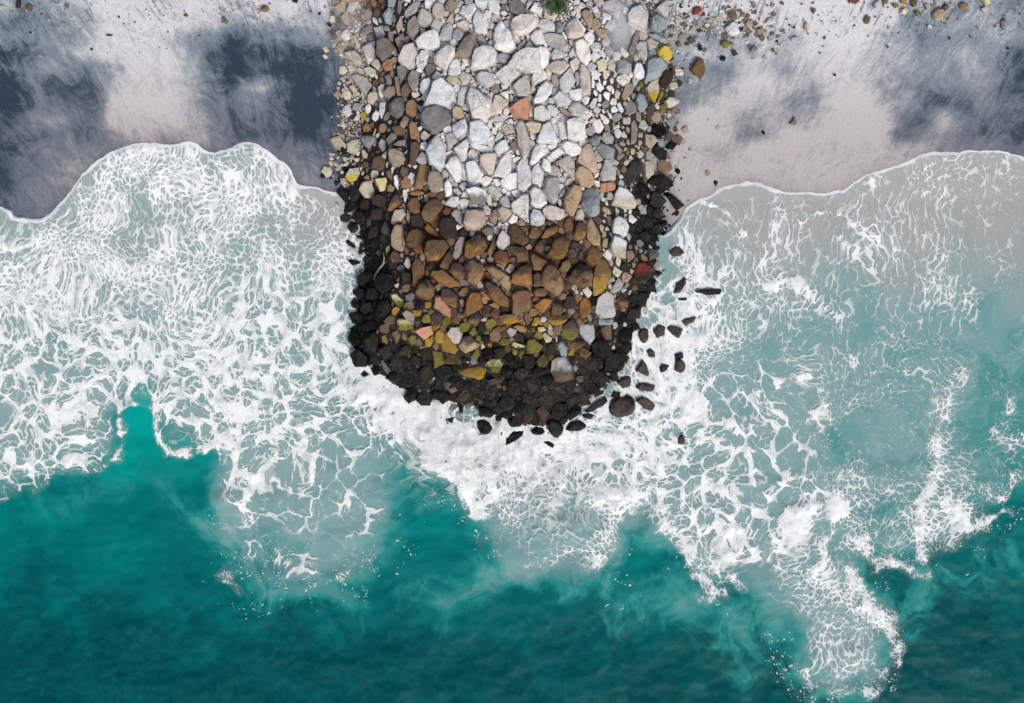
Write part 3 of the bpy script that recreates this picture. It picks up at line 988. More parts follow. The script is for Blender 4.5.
# ------------------------------------------------------------------ materials
GAIN = 1.28
def lin(c): c = c / 255.0; return c / 12.92 if c <= .04045 else ((c + .055) / 1.055) ** 2.4
def rgb(r, g, b, k=1.0): return (min(.9, lin(r) / GAIN * k), min(.9, lin(g) / GAIN * k), min(.9, lin(b) / GAIN * k), 1.0)
class NT:
    def __init__(s, name, flat=False):
        s.flat = flat
        s.m = bpy.data.materials.new(name); s.m.use_nodes = True; s.t = s.m.node_tree; s.t.nodes.clear()
        s.out = s.t.nodes.new("ShaderNodeOutputMaterial"); s.b = s.t.nodes.new("ShaderNodeBsdfPrincipled"); s.t.links.new(s.b.outputs[0], s.out.inputs[0])
    def n(s, typ, **kw):
        nd = s.t.nodes.new(typ)
        for k, v in kw.items(): setattr(nd, k, v)
        return nd
    def put(s, sock, v):
        if v is None: return
        if hasattr(v, "is_output"): s.t.links.new(v, sock)
        else: sock.default_value = v
    def attr(s, name, fac=True): nd = s.n("ShaderNodeAttribute"); nd.attribute_name = name; return nd.outputs["Fac"] if fac else nd.outputs["Vector"]
    def color(s, name): nd = s.n("ShaderNodeAttribute"); nd.attribute_name = name; return nd.outputs["Color"]
    def math(s, op, a, b=None, c=None, clamp=False):
        nd = s.n("ShaderNodeMath", operation=op, use_clamp=clamp)
        s.put(nd.inputs[0], a); s.put(nd.inputs[1], b)
        if c is not None: s.put(nd.inputs[2], c)
        return nd.outputs[0]
    def vmath(s, op, a, b=None, scale=None):
        nd = s.n("ShaderNodeVectorMath", operation=op); s.put(nd.inputs[0], a); s.put(nd.inputs[1], b)
        if scale is not None: s.put(nd.inputs[3], scale)
        return nd.outputs[0]
    def ss(s, x, a, b, lo=0.0, hi=1.0):
        nd = s.n("ShaderNodeMapRange", interpolation_type='SMOOTHSTEP'); s.put(nd.inputs[0], x); s.put(nd.inputs[1], a); s.put(nd.inputs[2], b); s.put(nd.inputs[3], lo); s.put(nd.inputs[4], hi)
        return nd.outputs[0]
    def noise(s, vec, scale, detail=4, rough=.55, dist=0.0, col=False):
        nd = s.n("ShaderNodeTexNoise"); nd.noise_dimensions = "2D" if s.flat else "3D"; s.put(nd.inputs["Vector"], vec); s.put(nd.inputs["Scale"], scale); nd.inputs["Detail"].default_value = detail
        nd.inputs["Roughness"].default_value = rough; nd.inputs["Distortion"].default_value = dist
        return nd.outputs["Color"] if col else nd.outputs[0]
    def vor(s, vec, scale, feature='DISTANCE_TO_EDGE', out="Distance", rand=1.0):
        nd = s.n("ShaderNodeTexVoronoi", feature=feature); nd.voronoi_dimensions = "2D" if s.flat else "3D"; s.put(nd.inputs["Vector"], vec); s.put(nd.inputs["Scale"], scale); nd.inputs["Randomness"].default_value = rand
        return nd.outputs[out]
    def mix(s, f, a, b, typ='MIX'):
        nd = s.n("ShaderNodeMix", data_type='RGBA', blend_type=typ); s.put(nd.inputs[0], f); s.put(nd.inputs[6], a); s.put(nd.inputs[7], b); return nd.outputs[2]
    def scale(s, vec, xyz): 
        nd = s.n("ShaderNodeMapping"); s.put(nd.inputs[0], vec); nd.inputs[3].default_value = xyz; return nd.outputs[0]
    def bump(s, h, strength, dist, normal=None):
        nd = s.n("ShaderNodeBump"); s.put(nd.inputs["Height"], h); nd.inputs["Strength"].default_value = strength; nd.inputs["Distance"].default_value = dist
        if normal is not None: s.put(nd.inputs["Normal"], normal)
        return nd.outputs[0]
    def pos(s): return s.n("ShaderNodeNewGeometry").outputs["Position"]
    def obj(s): return s.n("ShaderNodeTexCoord").outputs["Object"]
    def set(s, **kw):
        names = dict(col="Base Color", rough="Roughness", nor="Normal", spec="Specular IOR Level", alpha="Alpha", metal="Metallic", ior="IOR")
        for k, v in kw.items(): s.put(s.b.inputs[names[k]], v)
# --- sand
a = NT("volcanic_and_pale_sand", True); P = a.pos(); FL = a.attr("flow", False)
pale, warm, peb, rub, drift = a.attr("pale"), a.attr("warm"), a.attr("peb"), a.attr("rubble"), a.attr("drift")
streak = a.noise(a.scale(FL, (1.5, .2, 1)), 1.0, 6, .68, .9)
streak2 = a.noise(a.scale(FL, (5.5, .8, 1)), 1.0, 4, .6, .4)
fine = a.noise(P, 9.0, 5, .7)
swirl = a.noise(a.scale(FL, (.3, .34, 1)), 1.0, 6, .66, 2.6)
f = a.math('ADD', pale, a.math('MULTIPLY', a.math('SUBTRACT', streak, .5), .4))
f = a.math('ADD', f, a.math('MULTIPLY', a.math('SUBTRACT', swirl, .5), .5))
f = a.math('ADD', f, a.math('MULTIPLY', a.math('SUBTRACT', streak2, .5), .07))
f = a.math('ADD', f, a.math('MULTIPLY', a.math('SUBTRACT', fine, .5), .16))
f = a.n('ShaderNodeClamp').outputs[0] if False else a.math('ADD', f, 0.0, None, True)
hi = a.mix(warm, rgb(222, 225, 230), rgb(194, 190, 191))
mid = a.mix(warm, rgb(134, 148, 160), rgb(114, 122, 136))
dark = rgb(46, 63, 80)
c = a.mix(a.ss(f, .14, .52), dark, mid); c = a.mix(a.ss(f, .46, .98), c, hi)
wake = a.math('MULTIPLY', a.ss(a.noise(a.scale(FL, (2.4, .3, 1)), 1.0, 4, .6, .5), .54, .68), a.math('MULTIPLY', peb, a.ss(a.noise(FL, .2, 2, .5), .4, .6)))
c = a.mix(a.math('MULTIPLY', wake, .75), c, rgb(76, 94, 110))
spk = a.math('MULTIPLY', a.ss(a.noise(P, 16, 2, .7), .6, .74), a.ss(a.noise(P, .7, 4, .6), .42, .62)); c = a.mix(a.math('MULTIPLY', spk, .45), c, rgb(70, 82, 98))
pv = a.vor(a.vmath('ADD', a.scale(FL, (1, .8, 1)), a.vmath('SCALE', a.noise(FL, 1.2, 3, .6, 0, True), None, 1.5)), 2.2, 'F1')
pm = a.math('MULTIPLY', a.ss(pv, .34, .16), a.math('MULTIPLY', peb, a.ss(a.noise(FL, .28, 3, .6), .47, .62)))
c = a.mix(a.math('MULTIPLY', pm, .6), c, rgb(66, 74, 82))
c = a.mix(a.math('MULTIPLY', drift, .75), c, a.mix(fine, rgb(196, 204, 212), rgb(222, 224, 228)))
gravel = a.vor(P, 5.5, 'F1', "Color")
c2 = a.mix(a.noise(P, 6, 4), rgb(28, 26, 25), rgb(70, 63, 57)); c2 = a.mix(a.attr('wetz'), c2, rgb(22, 22, 22))
rubm = a.math('MULTIPLY', rub, a.math('SUBTRACT', 1.0, a.math('MULTIPLY', drift, .85)))
c = a.mix(rubm, c, c2)
gr = a.vor(P, 6.0, 'F1')
bh = a.math('ADD', a.math('MULTIPLY', streak2, .5), a.math('ADD', fine, a.math('MULTIPLY', gr, a.math('MULTIPLY', rubm, -3.0))))
gv = a.math('MULTIPLY', a.math('MULTIPLY_ADD', fine, .34, .8), a.math('MULTIPLY_ADD', a.attr('wetline'), -.22, 1.0)); gc = a.n('ShaderNodeCombineColor'); [a.put(gc.inputs[q], gv) for q in range(3)]; c = a.mix(1.0, c, gc.outputs[0], 'MULTIPLY')
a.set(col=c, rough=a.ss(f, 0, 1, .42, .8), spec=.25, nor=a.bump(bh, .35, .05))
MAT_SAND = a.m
# --- sea
a = NT("teal_sea_water", True); P = a.pos(); FL = a.attr("flow", False)
milk, depth, sandy = a.attr("milk"), a.attr("depth"), a.attr("sandy")
cl = a.noise(FL, .16, 4, .62, 1.3); cl2 = a.noise(FL, .6, 3, .6, 1.0)
m = a.math('ADD', milk, a.math('MULTIPLY', a.math('SUBTRACT', cl, .5), a.ss(milk, .0, .35, .12, .75)))
m = a.math('ADD', m, a.math('MULTIPLY', a.math('SUBTRACT', cl2, .5), a.ss(milk, .0, .3, .05, .35)))
m = a.ss(m, .03, .85)
d = a.math('ADD', depth, a.math('MULTIPLY', a.math('SUBTRACT', a.noise(P, .17, 5, .62, 1.4), .5), .8))
deep = a.mix(a.ss(d, .0, .55), rgb(0, 166, 158), rgb(0, 113, 114)); deep = a.mix(a.ss(d, .5, 1.05), deep, rgb(0, 74, 81))
milkc = a.mix(a.ss(d, .1, .8), rgb(112, 163, 164), rgb(92, 152, 154))
milkc = a.mix(sandy, milkc, rgb(172, 170, 167))
c = a.mix(a.ss(m, 0, .45), deep, rgb(40, 142, 140)); c = a.mix(a.ss(m, .35, .85), c, milkc); c = a.mix(a.math('MULTIPLY', a.ss(m, .8, 1.0), .6), c, a.mix(sandy, rgb(132, 170, 172), rgb(176, 174, 172)))
rip = a.noise(a.scale(P, (1.0, 1.25, 1)), 2.4, 5, .7, .3); rip2 = a.noise(a.scale(P, (.6, 1.5, 1)), .55, 2, .5, .4)
c = a.mix(a.math('MULTIPLY', a.ss(rip, .35, .72), a.math('MULTIPLY', a.math('SUBTRACT', 1.0, m), .14)), c, rgb(30, 146, 142))
a.set(col=c, rough=.35, spec=.03, nor=a.bump(a.math('ADD', rip, a.math('MULTIPLY', rip2, 1.5)), .16, .1))
MAT_SEA = a.m
# --- foam
a = NT("white_sea_foam", True); P = a.pos(); FL = a.attr("flow", False)
foam, front, ridge, speck, churn, sandy = a.attr("foam"), a.attr("front"), a.attr("ridge"), a.attr("speck"), a.attr("churn"), a.attr("sandy")
def warp(v, *layers):
    for sc_, am in layers: v = a.vmath('ADD', v, a.vmath('SCALE', a.vmath('SUBTRACT', a.noise(FL, sc_, 2, .5, 0, True), (.5, .5, .5)), None, am))
    return v
wF = warp(FL, (1.1, .42), (6.5, .09)); wC = warp(FL, (.45, 1.1), (2.4, .28), (7.5, .07))
patch = a.noise(FL, .24, 4, .62, .6); grain = a.math('SUBTRACT', a.noise(P, 7, 3, .75), .5)
D = a.math('ADD', foam, a.math('MULTIPLY', a.math('SUBTRACT', patch, .5), a.ss(foam, .02, .4, 0, 1.15)))
D = a.math('ADD', D, a.math('MULTIPLY', ridge, .75))
D = a.math('MAXIMUM', D, 0.0)
def cells(v, scale, gr=.16):
    e = a.vor(v, scale); f1 = a.vor(v, scale, 'F1')
    return a.math('ADD', a.math('MULTIPLY_ADD', grain, gr, a.math('MULTIPLY', e, .5)), a.math('MULTIPLY_ADD', f1, -.3, .225))
coarse = a.ss(a.math('ADD', a.attr('coarse'), a.math('MULTIPLY', a.math('SUBTRACT', patch, .5), .8)), .3, .7)
on = a.ss(D, .08, .34)
def layer(g, base, gain, pw, soft, lo, hi, a0, a1):
    t = a.math('MULTIPLY_ADD', a.math('POWER', D, pw), gain, base)
    return a.math('MULTIPLY', a.ss(a.math('SUBTRACT', g, t), soft, -soft), a.math('MULTIPLY', on, a.ss(D, lo, hi, a0, a1)))
gA, gB, gC, gD = cells(wC, .62, .13), cells(wC, 1.7, .16), cells(wF, 1.9), cells(wF, 4.2)
open_net = a.math('MAXIMUM', layer(gA, .04, .19, 1.5, .026, .1, .6, .75, 1.0), layer(gB, .034, .17, 1.8, .03, .1, .8, .35, .9))
fine_net = a.math('MAXIMUM', layer(gC, .042, .25, 1.6, .036, .1, .75, .5, 1.0), layer(gD, .05, .22, 1.8, .055, .1, .9, .3, .85))
lace = a.math('MAXIMUM', a.math('MULTIPLY', open_net, a.ss(coarse, 0, .6)), a.math('MULTIPLY', fine_net, a.ss(coarse, 1.0, .3, .22, 1.0)))
tone = a.noise(FL, .9, 3, .6)
lace = a.math('MULTIPLY', lace, a.ss(a.math('MULTIPLY_ADD', grain, .5, tone), .25, .6, .7, 1.0))
film = a.math('MULTIPLY', a.math('MULTIPLY', a.ss(D, .05, .2), a.ss(D, .05, 1.1, .12, 1.0)), a.ss(a.noise(P, 9, 3, .75), .3, .75, .15, .6))
rid = a.ss(a.math('ADD', ridge, a.math('MULTIPLY', a.math('SUBTRACT', a.noise(FL, 2.6, 5, .78, .3), .5), 2.2)), .42, .95)
rid = a.math('MULTIPLY', rid, .92)
fl = a.noise(a.scale(P, (1, 1, 1)), 2.6, 3, .6)
frw = a.math('ADD', front, a.math('MULTIPLY', a.math('SUBTRACT', fl, .5), 2.2))
edge = a.math('MULTIPLY', a.ss(frw, -.3, .3), a.ss(a.math('ADD', frw, a.math('MULTIPLY', a.math('SUBTRACT', a.noise(P, 1.1, 3, .6), .5), 6.0)), 5.2, 1.8))
edge = a.math('MULTIPLY', edge, a.ss(a.noise(P, .5, 3, .5), .3, .55, .8, 1.0))
sheet = a.math('MULTIPLY', a.ss(frw, 14, 1.5), a.math('MULTIPLY', a.ss(frw, .1, .8), .4))
sv = a.n("ShaderNodeTexVoronoi", feature='F1'); sv.voronoi_dimensions = '2D'; a.put(sv.inputs["Vector"], a.vmath('ADD', P, a.vmath('SCALE', a.noise(P, 5, 2, .5, 0, True), None, .25))); sv.inputs["Scale"].default_value = 8.5
sep = a.n("ShaderNodeSeparateColor"); a.t.links.new(sv.outputs["Color"], sep.inputs[0])
gate = a.math('MULTIPLY', a.ss(a.noise(P, .9, 3, .6), .4, .62), a.ss(a.noise(P, 3.2, 2, .6), .3, .6))
fleck = a.math('MULTIPLY', a.ss(sv.outputs["Distance"], a.math('MULTIPLY_ADD', sep.outputs[1], .42, .1), .08), a.math('GREATER_THAN', a.math('MULTIPLY', speck, gate), a.math('MULTIPLY_ADD', sep.outputs[0], .75, .1)))
fleck = a.math('MULTIPLY', fleck, .78)
ch = a.noise(FL, .75, 5, .68, .8)
chf = a.math('MULTIPLY', a.ss(churn, .1, .9), a.ss(a.math('MULTIPLY_ADD', churn, .14, ch), .48, .74))
al = a.math('MAXIMUM', a.math('MAXIMUM', lace, film), a.math('MAXIMUM', rid, a.math('MAXIMUM', edge, fleck)))
al = a.math('MAXIMUM', a.math('MAXIMUM', al, sheet), a.math('MULTIPLY', chf, .86))
al = a.math('MULTIPLY', al, a.ss(frw, -.5, .1), None, True)
colr = a.mix(a.ss(al, .2, 1.0), rgb(212, 228, 231, 1.0), rgb(240, 246, 248, 1.07))
colr = a.mix(a.math('MULTIPLY', chf, a.ss(ch, .75, .4)), colr, rgb(218, 220, 222))
a.set(col=colr, rough=.75, spec=.15, alpha=al, nor=a.bump(a.math('MULTIPLY', a.noise(P, 7, 3, .65), a.math('MULTIPLY_ADD', churn, 2.5, .6)), .25, .06))
MAT_FOAM = a.m
# --- stone
def stone_mat(name, wet):
    a = NT(name); P = a.pos(); base, low = a.color("col"), a.color("col2"); t = a.attr("low")
    n1 = a.noise(P, 3.2, 6, .65, .6); n2 = a.noise(P, 11, 5, .7); n3 = a.noise(P, 1.1, 3, .5)
    t = a.ss(a.math('ADD', t, a.math('MULTIPLY', a.math('SUBTRACT', n1, .5), .9)), .35, .65)
    c = a.mix(t, base, low)
    v = a.math('MULTIPLY_ADD', n1, .8 if not wet else 1.1, .62 if not wet else .4)
    v = a.math('MULTIPLY', v, a.math('MULTIPLY_ADD', n2, .9, .55))
    cc = a.n("ShaderNodeCombineColor"); [a.put(cc.inputs[i], v) for i in range(3)]
    c = a.mix(1.0, c, cc.outputs[0], 'MULTIPLY')
    stain = a.ss(a.noise(P, 2.1, 5, .6, 1.4), .56, .74)
    c = a.mix(a.math('MULTIPLY', stain, .3 if not wet else .4), c, rgb(110, 98, 88) if not wet else rgb(96, 84, 46))
    pit = a.ss(a.vor(P, 16, 'F1'), .2, .05)
    c = a.mix(a.math('MULTIPLY', pit, .35), c, rgb(60, 56, 52))
    wp = a.vmath('ADD', P, a.vmath('SCALE', a.noise(P, 2.5, 3, .6, 0, True), None, .5))
    crack = a.math('MULTIPLY', a.ss(a.vor(wp, 1.3), .022, .004), a.ss(a.noise(P, .9, 2), .48, .6)); c = a.mix(a.math('MULTIPLY', crack, .6), c, rgb(52, 46, 42))
    h = a.math('ADD', a.math('MULTIPLY', n2, .6), a.math('ADD', n1, a.math('MULTIPLY', pit, -.4)))
    a.set(col=c, rough=a.math('MULTIPLY_ADD', n2, .3, .62) if not wet else a.math('MULTIPLY_ADD', n2, .45, .14), spec=.2 if not wet else .2, nor=a.bump(h, .9, .07))
    return a.m
MAT_DRY, MAT_WET = stone_mat("dry_quarry_stone", False), stone_mat("wet_weedy_stone", True)
a = NT("shrub_leaf"); oi = a.noise(a.pos(), 9, 3)
a.set(col=a.mix(oi, (.012, .035, .02, 1), (.06, .11, .035, 1)), rough=.55, spec=.3); MAT_LEAF = a.m
a = NT("weathered_wood"); a.set(col=a.mix(a.noise(a.scale(a.obj(), (1, 9, 9)), 3, 4), (.16, .13, .11, 1), (.36, .32, .28, 1)), rough=.8); MAT_WOOD = a.m
# ------------------------------------------------------------------ stones
COL = dict(W=(241, 241, 241), w=(222, 224, 225), g=(184, 184, 185), G=(128, 125, 122), k=(150, 164, 170), u=(186, 184, 190), s=(204, 196, 190), p=(162, 146, 140),
           t=(176, 150, 122), a=(190, 158, 118), c=(206, 196, 170), e=(205, 178, 156), o=(174, 124, 74), r=(198, 150, 124), x=(126, 80, 54), R=(142, 66, 58), y=(196, 174, 76),
           l=(168, 136, 62), z=(206, 202, 132), Y=(122, 116, 58), q=(138, 110, 80), j=(112, 82, 42), b=(112, 87, 66), B=(64, 52, 44), v=(80, 66, 64), h=(26, 29, 31),
           d=(48, 52, 60), D=(13, 15, 15), n=(44, 46, 38))
WORD = dict(W='white', w='white', g='light-grey', G='grey', k='blue-grey', u='mauve-grey', s='beige', p='pinkish-brown', t='tan', a='tan', c='cream', e='peach', o='orange-brown',
            r='orange', x='rust-brown', R='dark-red', y='yellow', l='mustard', z='pale-yellow', Y='olive', q='khaki', j='yellow-brown', b='brown', B='dark-brown', v='purplish-brown',
            h='charcoal', d='blue-black', D='black', n='mossy')
def read_stones(txt):
    out = []; ox = oy = 0
    for ln in txt.strip().split("\n"):
        f = ln.split("|"); tk = f[0].split()
        if tk[0] == "T": ox, oy = int(tk[1]), int(tk[2]); continue
        v = list(map(float, tk[1:])); P = np.array(list(zip(v[::2], v[1::2]))) + (ox + .3, oy + .3)
        x, y = P[:, 0], P[:, 1]; x2, y2 = np.roll(x, -1), np.roll(y, -1); cr = x * y2 - x2 * y
        A = abs(cr.sum()) / 2; c = np.array([((x + x2) * cr).sum(), ((y + y2) * cr).sum()]) / (3 * cr.sum())
        out.append(dict(code=tk[0], P=P, A=A, c=c, label=f[1] if len(f) > 1 else None, short=f[2] if len(f) > 2 else None))
    return out
def gz1(px, py):
    z, sd = ground_z(np.array([[px]], float), np.array([[py]], float)); return float(z[0, 0]), float(sd[0, 0])
def tint(code, k=.07, rnd=random):
    r, g, b = COL[code]; L = .3 * r + .59 * g + .11 * b; ks = 1.0 if code in 'yRWwrlY' else .68; r, g, b = [L + (q - L) * ks for q in (r, g, b)]; m = 1 + rnd.uniform(-k, k); t = rnd.uniform(-.025, .025)
    return rgb(min(245, r * m * (1 + t)), min(245, g * m), min(245, b * m * (1 - t)))
def set_cols(me, c1, c2, low):
    n = len(me.vertices)
    for nm, c in (("col", c1), ("col2", c2)):
        at = me.attributes.new(nm, 'FLOAT_COLOR', 'POINT'); at.data.foreach_set("color", np.tile(np.array(c, np.float32), n) if len(c) == 4 and not hasattr(c, "shape") else c.astype(np.float32).ravel())
    at = me.attributes.new("low", 'FLOAT', 'POINT'); at.data.foreach_set("value", np.asarray(low, np.float32))
def stone_bm(P, hh, seed, angular, cuts):
    """outline P (metres about its centre) -> faceted boulder of half height hh"""
    rd = random.Random(seed); size = math.sqrt(abs(sum(P[i][0] * P[(i + 1) % len(P)][1] - P[(i + 1) % len(P)][0] * P[i][1] for i in range(len(P)))) / 2)
    bm = bmesh.new(); pts = []; n = len(P)
    tx, ty = rd.uniform(-.22, .22), rd.uniform(-.22, .22); s1 = rd.uniform(.78, .9) if angular else rd.uniform(.56, .68); ox, oy = rd.uniform(-.07, .07) * size, rd.uniform(-.07, .07) * size
    for i in range(n):
        x, y = P[i]; nx_, ny_ = P[(i + 1) % n]
        pts.append((x, y, rd.uniform(-.22, .22) * hh)); mx, my = (x + nx_) / 2, (y + ny_) / 2; k = 1.0 if angular else 1.06
        pts.append((mx * k, my * k, rd.uniform(-.25, .15) * hh))
        u = s1 * rd.uniform(.9, 1.1); pts.append((x * u + ox, y * u + oy, hh * rd.uniform(.8, 1.0) + tx * x + ty * y))
        if not angular: pts.append((x * .84, y * .84, hh * .62 + tx * x + ty * y))
        pts.append((x * .7, y * .7, -hh * rd.uniform(.8, 1.1)))
    if rd.random() < .5: pts.append((ox + rd.uniform(-.15, .15) * size, oy + rd.uniform(-.15, .15) * size, hh * rd.uniform(1.0, 1.14)))
    vs = [bm.verts.new(p) for p in pts]
    r = bmesh.ops.convex_hull(bm, input=vs)
    bmesh.ops.delete(bm, geom=[v for v in bm.verts if not v.link_faces], context='VERTS')
    bmesh.ops.dissolve_limit(bm, angle_limit=math.radians(9), verts=bm.verts[:], edges=bm.edges[:])
    bmesh.ops.bevel(bm, geom=bm.edges[:], offset=size * (.036 if angular else .08), segments=2, profile=.6, affect='EDGES', clamp_overlap=True)
    bmesh.ops.triangulate(bm, faces=bm.faces[:])
    for _ in range(cuts):
        long_e = [e for e in bm.edges if e.calc_length() > size * .12]
        if long_e:
            bmesh.ops.subdivide_edges(bm, edges=long_e, cuts=1); bmesh.ops.triangulate(bm, faces=[f for f in bm.faces if len(f.verts) > 3])
    bm.normal_update(); o = Vector((seed * 3.7 % 91, seed * 1.3 % 57, 0))
    for v in bm.verts:
        q = v.co / max(size, .1)
        d = mnoise.fractal(q * 2.2 + o, 1.0, 2.0, 3) * .05 + mnoise.noise(q * 5 + o) * .028
        v.co += v.normal * d * size
    for f in bm.faces: f.smooth = True
    return bm
def build_stone(st, name, kind, i):
    cx, cy = st['c']; g, sd = gz1(cx, cy); w = math.sqrt(st['A']) * S
    P0 = st['P']; d = P0 - P0.mean(0); ev = np.linalg.eigvalsh(d.T @ d); asp = math.sqrt(ev[1] / max(ev[0], .1)); st['asp'] = asp
    wid = w / math.sqrt(asp)
    code = st['code']; black = is_black(cx, cy, sd); st['black'] = black
    hh = wid * random.uniform(.42, .6)
    if kind == 'sea': z = .07; hh = wid * random.uniform(.3, .42)
    elif kind == 'beach': z = g + .05; hh = wid * .45
    else: z = g + hh * .35 + random.uniform(-.06, .12)
    k = (HC - z) / HC
    X0, Y0 = float(wx(cx)) * k, float(wy(cy)) * k
    gr = 1.1 if kind == 'jetty' else 1.0
    P = [((float(wx(p[0])) * k - X0) * gr, (float(wy(p[1])) * k - Y0) * gr) for p in P0]
    ang = code[0] not in 'yk' and kind == 'jetty' or len(P) <= 4
    bm = stone_bm(P, hh, i * 7 + 3, ang, 3 if w > .8 else 2 if w > .35 else 1)
    me = bpy.data.meshes.new(name); bm.to_mesh(me); bm.free()
    me.materials.append(MAT_WET if (black or kind == 'sea' or code[0] in 'DhndR') else MAT_DRY)
    ys = np.array([v.co.y for v in me.vertices]); hy = max(.01, ys.max() - ys.min())
    c1 = tint(code[0])
    if black and kind == 'jetty' and not st['label'] and code[0] not in 'Dhd': c1 = tuple(q * .42 for q in c1[:3]) + (1,)
    c2 = tint(code[1]) if len(code) > 1 else (c1[0] * .86, c1[1] * .8, c1[2] * .74, 1)
    low = (ys.max() - ys) / hy if len(code) > 1 else np.full(len(ys), .28)
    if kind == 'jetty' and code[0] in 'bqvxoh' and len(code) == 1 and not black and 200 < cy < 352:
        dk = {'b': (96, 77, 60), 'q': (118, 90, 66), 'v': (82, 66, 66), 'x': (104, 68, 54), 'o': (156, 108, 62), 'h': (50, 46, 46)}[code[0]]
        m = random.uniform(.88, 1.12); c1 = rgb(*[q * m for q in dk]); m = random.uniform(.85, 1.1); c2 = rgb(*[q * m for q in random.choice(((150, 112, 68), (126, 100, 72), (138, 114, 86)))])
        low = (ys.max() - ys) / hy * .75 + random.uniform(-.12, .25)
    set_cols(me, c1, c2, low)
    o = bpy.data.objects.new(name, me); o.location = (X0, Y0, z); scene.collection.objects.link(o); st['o'] = o
    return o
def is_black(px, py, sd, j=0.0):                        # the tide-washed foot: seaward end and lower flanks
    s = float(sst(165, 212, np.array(py + j * 30))); return py > 354 + j * 14 or (s > .05 and sd < ((1.6 if px < 500 else 1.15) + j * .6) * s)
jet = read_stones(BOULDERS); searocks = read_stones(SEA_ROCKS); beachst = read_stones(BEACH_STONES)
order = sorted(range(len(jet)), key=lambda i: (jet[i]['label'] is None, -jet[i]['A'] if jet[i]['c'][1] > 1 else 0))
print("STONES", len(jet), len(searocks), len(beachst))
single, rest = [jet[i] for i in order[:300]], [jet[i] for i in order[300:]]
for i, st in enumerate(single): build_stone(st, "boulder", 'jetty', i)
AWASH += [(st["c"][0], st["c"][1], math.sqrt(st["A"] / 3.14)) for st in searocks]
for i, st in enumerate(searocks): build_stone(st, "sea_rock", 'sea', 1000 + i)
for i, st in enumerate(beachst): build_stone(st, "beach_stone", 'beach', 2000 + i)
# --- labels: colour, size and form, then which one it is counted from a boulder anyone can find
ORD = "first second third fourth fifth sixth seventh eighth ninth tenth eleventh twelfth thirteenth fourteenth fifteenth sixteenth".split()
marks = [s for s in single + searocks + beachst if s['short']]
def sector(m, s):
    dx, dy = s['c'] - m['c']
    if abs(dx) > abs(dy): return ("right of" if dx > 0 else "left of")
    return "below" if dy > 0 else "above"
def label_all(L, noun, cat, group):
    for s in L:
        o = s['o']; o['category'] = cat; o['group'] = group
        if s['label']: o['label'] = s['label']; continue
        w = WORD[s['code'][0]]; best = None
        for m in marks:
            if m is s: continue
            sec = sector(m, s); peers = [q for q in L if q is not m and WORD[q['code'][0]] == w and sector(m, q) == sec]
            peers.sort(key=lambda q: np.hypot(*(q['c'] - m['c']))); rk = [q is s for q in peers].index(True)
            key = (rk + np.hypot(*(s['c'] - m['c'])) / 60, )
            if best is None or key < best[0]: best = (key, rk, sec, m['short'])
        a = math.sqrt(s['A']); size = "large" if a > 15 else "mid-sized" if a > 10 else "small"
        form = " elongated" if s['asp'] > 1.75 else " blocky" if len(s['P']) in (4, 5) else ""
        _, rk, sec, sh = best
        o['label'] = f"{size} {w}{form} {noun}, {ORD[min(rk, 15)]} {w} one {sec} {sh}"
label_all(single, "boulder", "boulder", "boulders of the stone jetty")
label_all(searocks, "sea rock", "sea rock", "dark rocks awash off the jetty")
label_all(beachst, "stone", "beach stone", "loose stones on the beach")
# --- packing stones: fill what the boulders leave open, largest gaps first
x0, y0, x1, y1 = 322, -350, 692, 448
gx, gy = np.meshgrid(np.arange(x0, x1, 1.0), np.arange(y0, y1, 1.0))
GZ, GSD = ground_z(gx, gy); wob = fbm(gx / 14, gy / 14, 3, 21) - .5
Dm = np.minimum(9.0, GSD / S + 2 + wob * (14 + 26 * sst(215, 170, gy)))                       # room inside the jetty's foot
snow = np.exp(-((gx - 618) / 17) ** 2 - ((gy - 36) / 26) ** 2); Dm = np.where(snow > .55, np.minimum(Dm, .8), Dm)
edge = (GSD / S < 26 + wob * 30) & (gy < 140); Dm = np.where(edge & (fbm(gx / 11, gy / 11, 3, 22) > .5), np.minimum(Dm, 1.0), Dm)
for (ax, ay, bx, by) in ((358, 36, 14, 26), (384, 100, 6, 14), (668, 10, 12, 36), (655, 165, 9, 14)): Dm = np.where(((gx - ax) / bx) ** 2 + ((gy - ay) / by) ** 2 < .7, np.minimum(Dm, .9), Dm)
Dm = np.where((gx > 538) & (gx < 573) & (gy < 24), np.minimum(Dm, 1.2), Dm)
for st in jet + searocks:
    P = st['P']; a, b = P.min(0) - 12, P.max(0) + 12
    i0, i1 = int(max(0, a[1] - y0)), int(min(gy.shape[0], b[1] - y0 + 1)); j0, j1 = int(max(0, a[0] - x0)), int(min(gx.shape[1], b[0] - x0 + 1))
    if i1 <= i0 or j1 <= j0: continue
    sd = poly_sd([tuple(p) for p in P], gx[i0:i1, j0:j1], gy[i0:i1, j0:j1]); Dm[i0:i1, j0:j1] = np.minimum(Dm[i0:i1, j0:j1], -sd)
centres = np.array([s['c'] for s in jet]); codes = [s['code'][0] for s in jet]
TPL = []
for k in range(14):
    rd = random.Random(500 + k); n = rd.choice([4, 5, 5, 6, 7]); ph = rd.uniform(0, 6.28)
    P = [(math.cos(ph + (i + rd.uniform(-.25, .25)) * 6.2832 / n) * rd.uniform(.8, 1.35), math.sin(ph + (i + rd.uniform(-.25, .25)) * 6.2832 / n) * rd.uniform(.8, 1.35)) for i in range(n)]
    bm = stone_bm(P, rd.uniform(.55, .8), 700 + k, True, 1); bmesh.ops.triangulate(bm, faces=bm.faces[:]); bm.verts.index_update()
    TPL.append((np.array([v.co[:] for v in bm.verts]), np.array([[v.index for v in f.verts] for f in bm.faces]))); bm.free()
packs = {False: [], True: []}
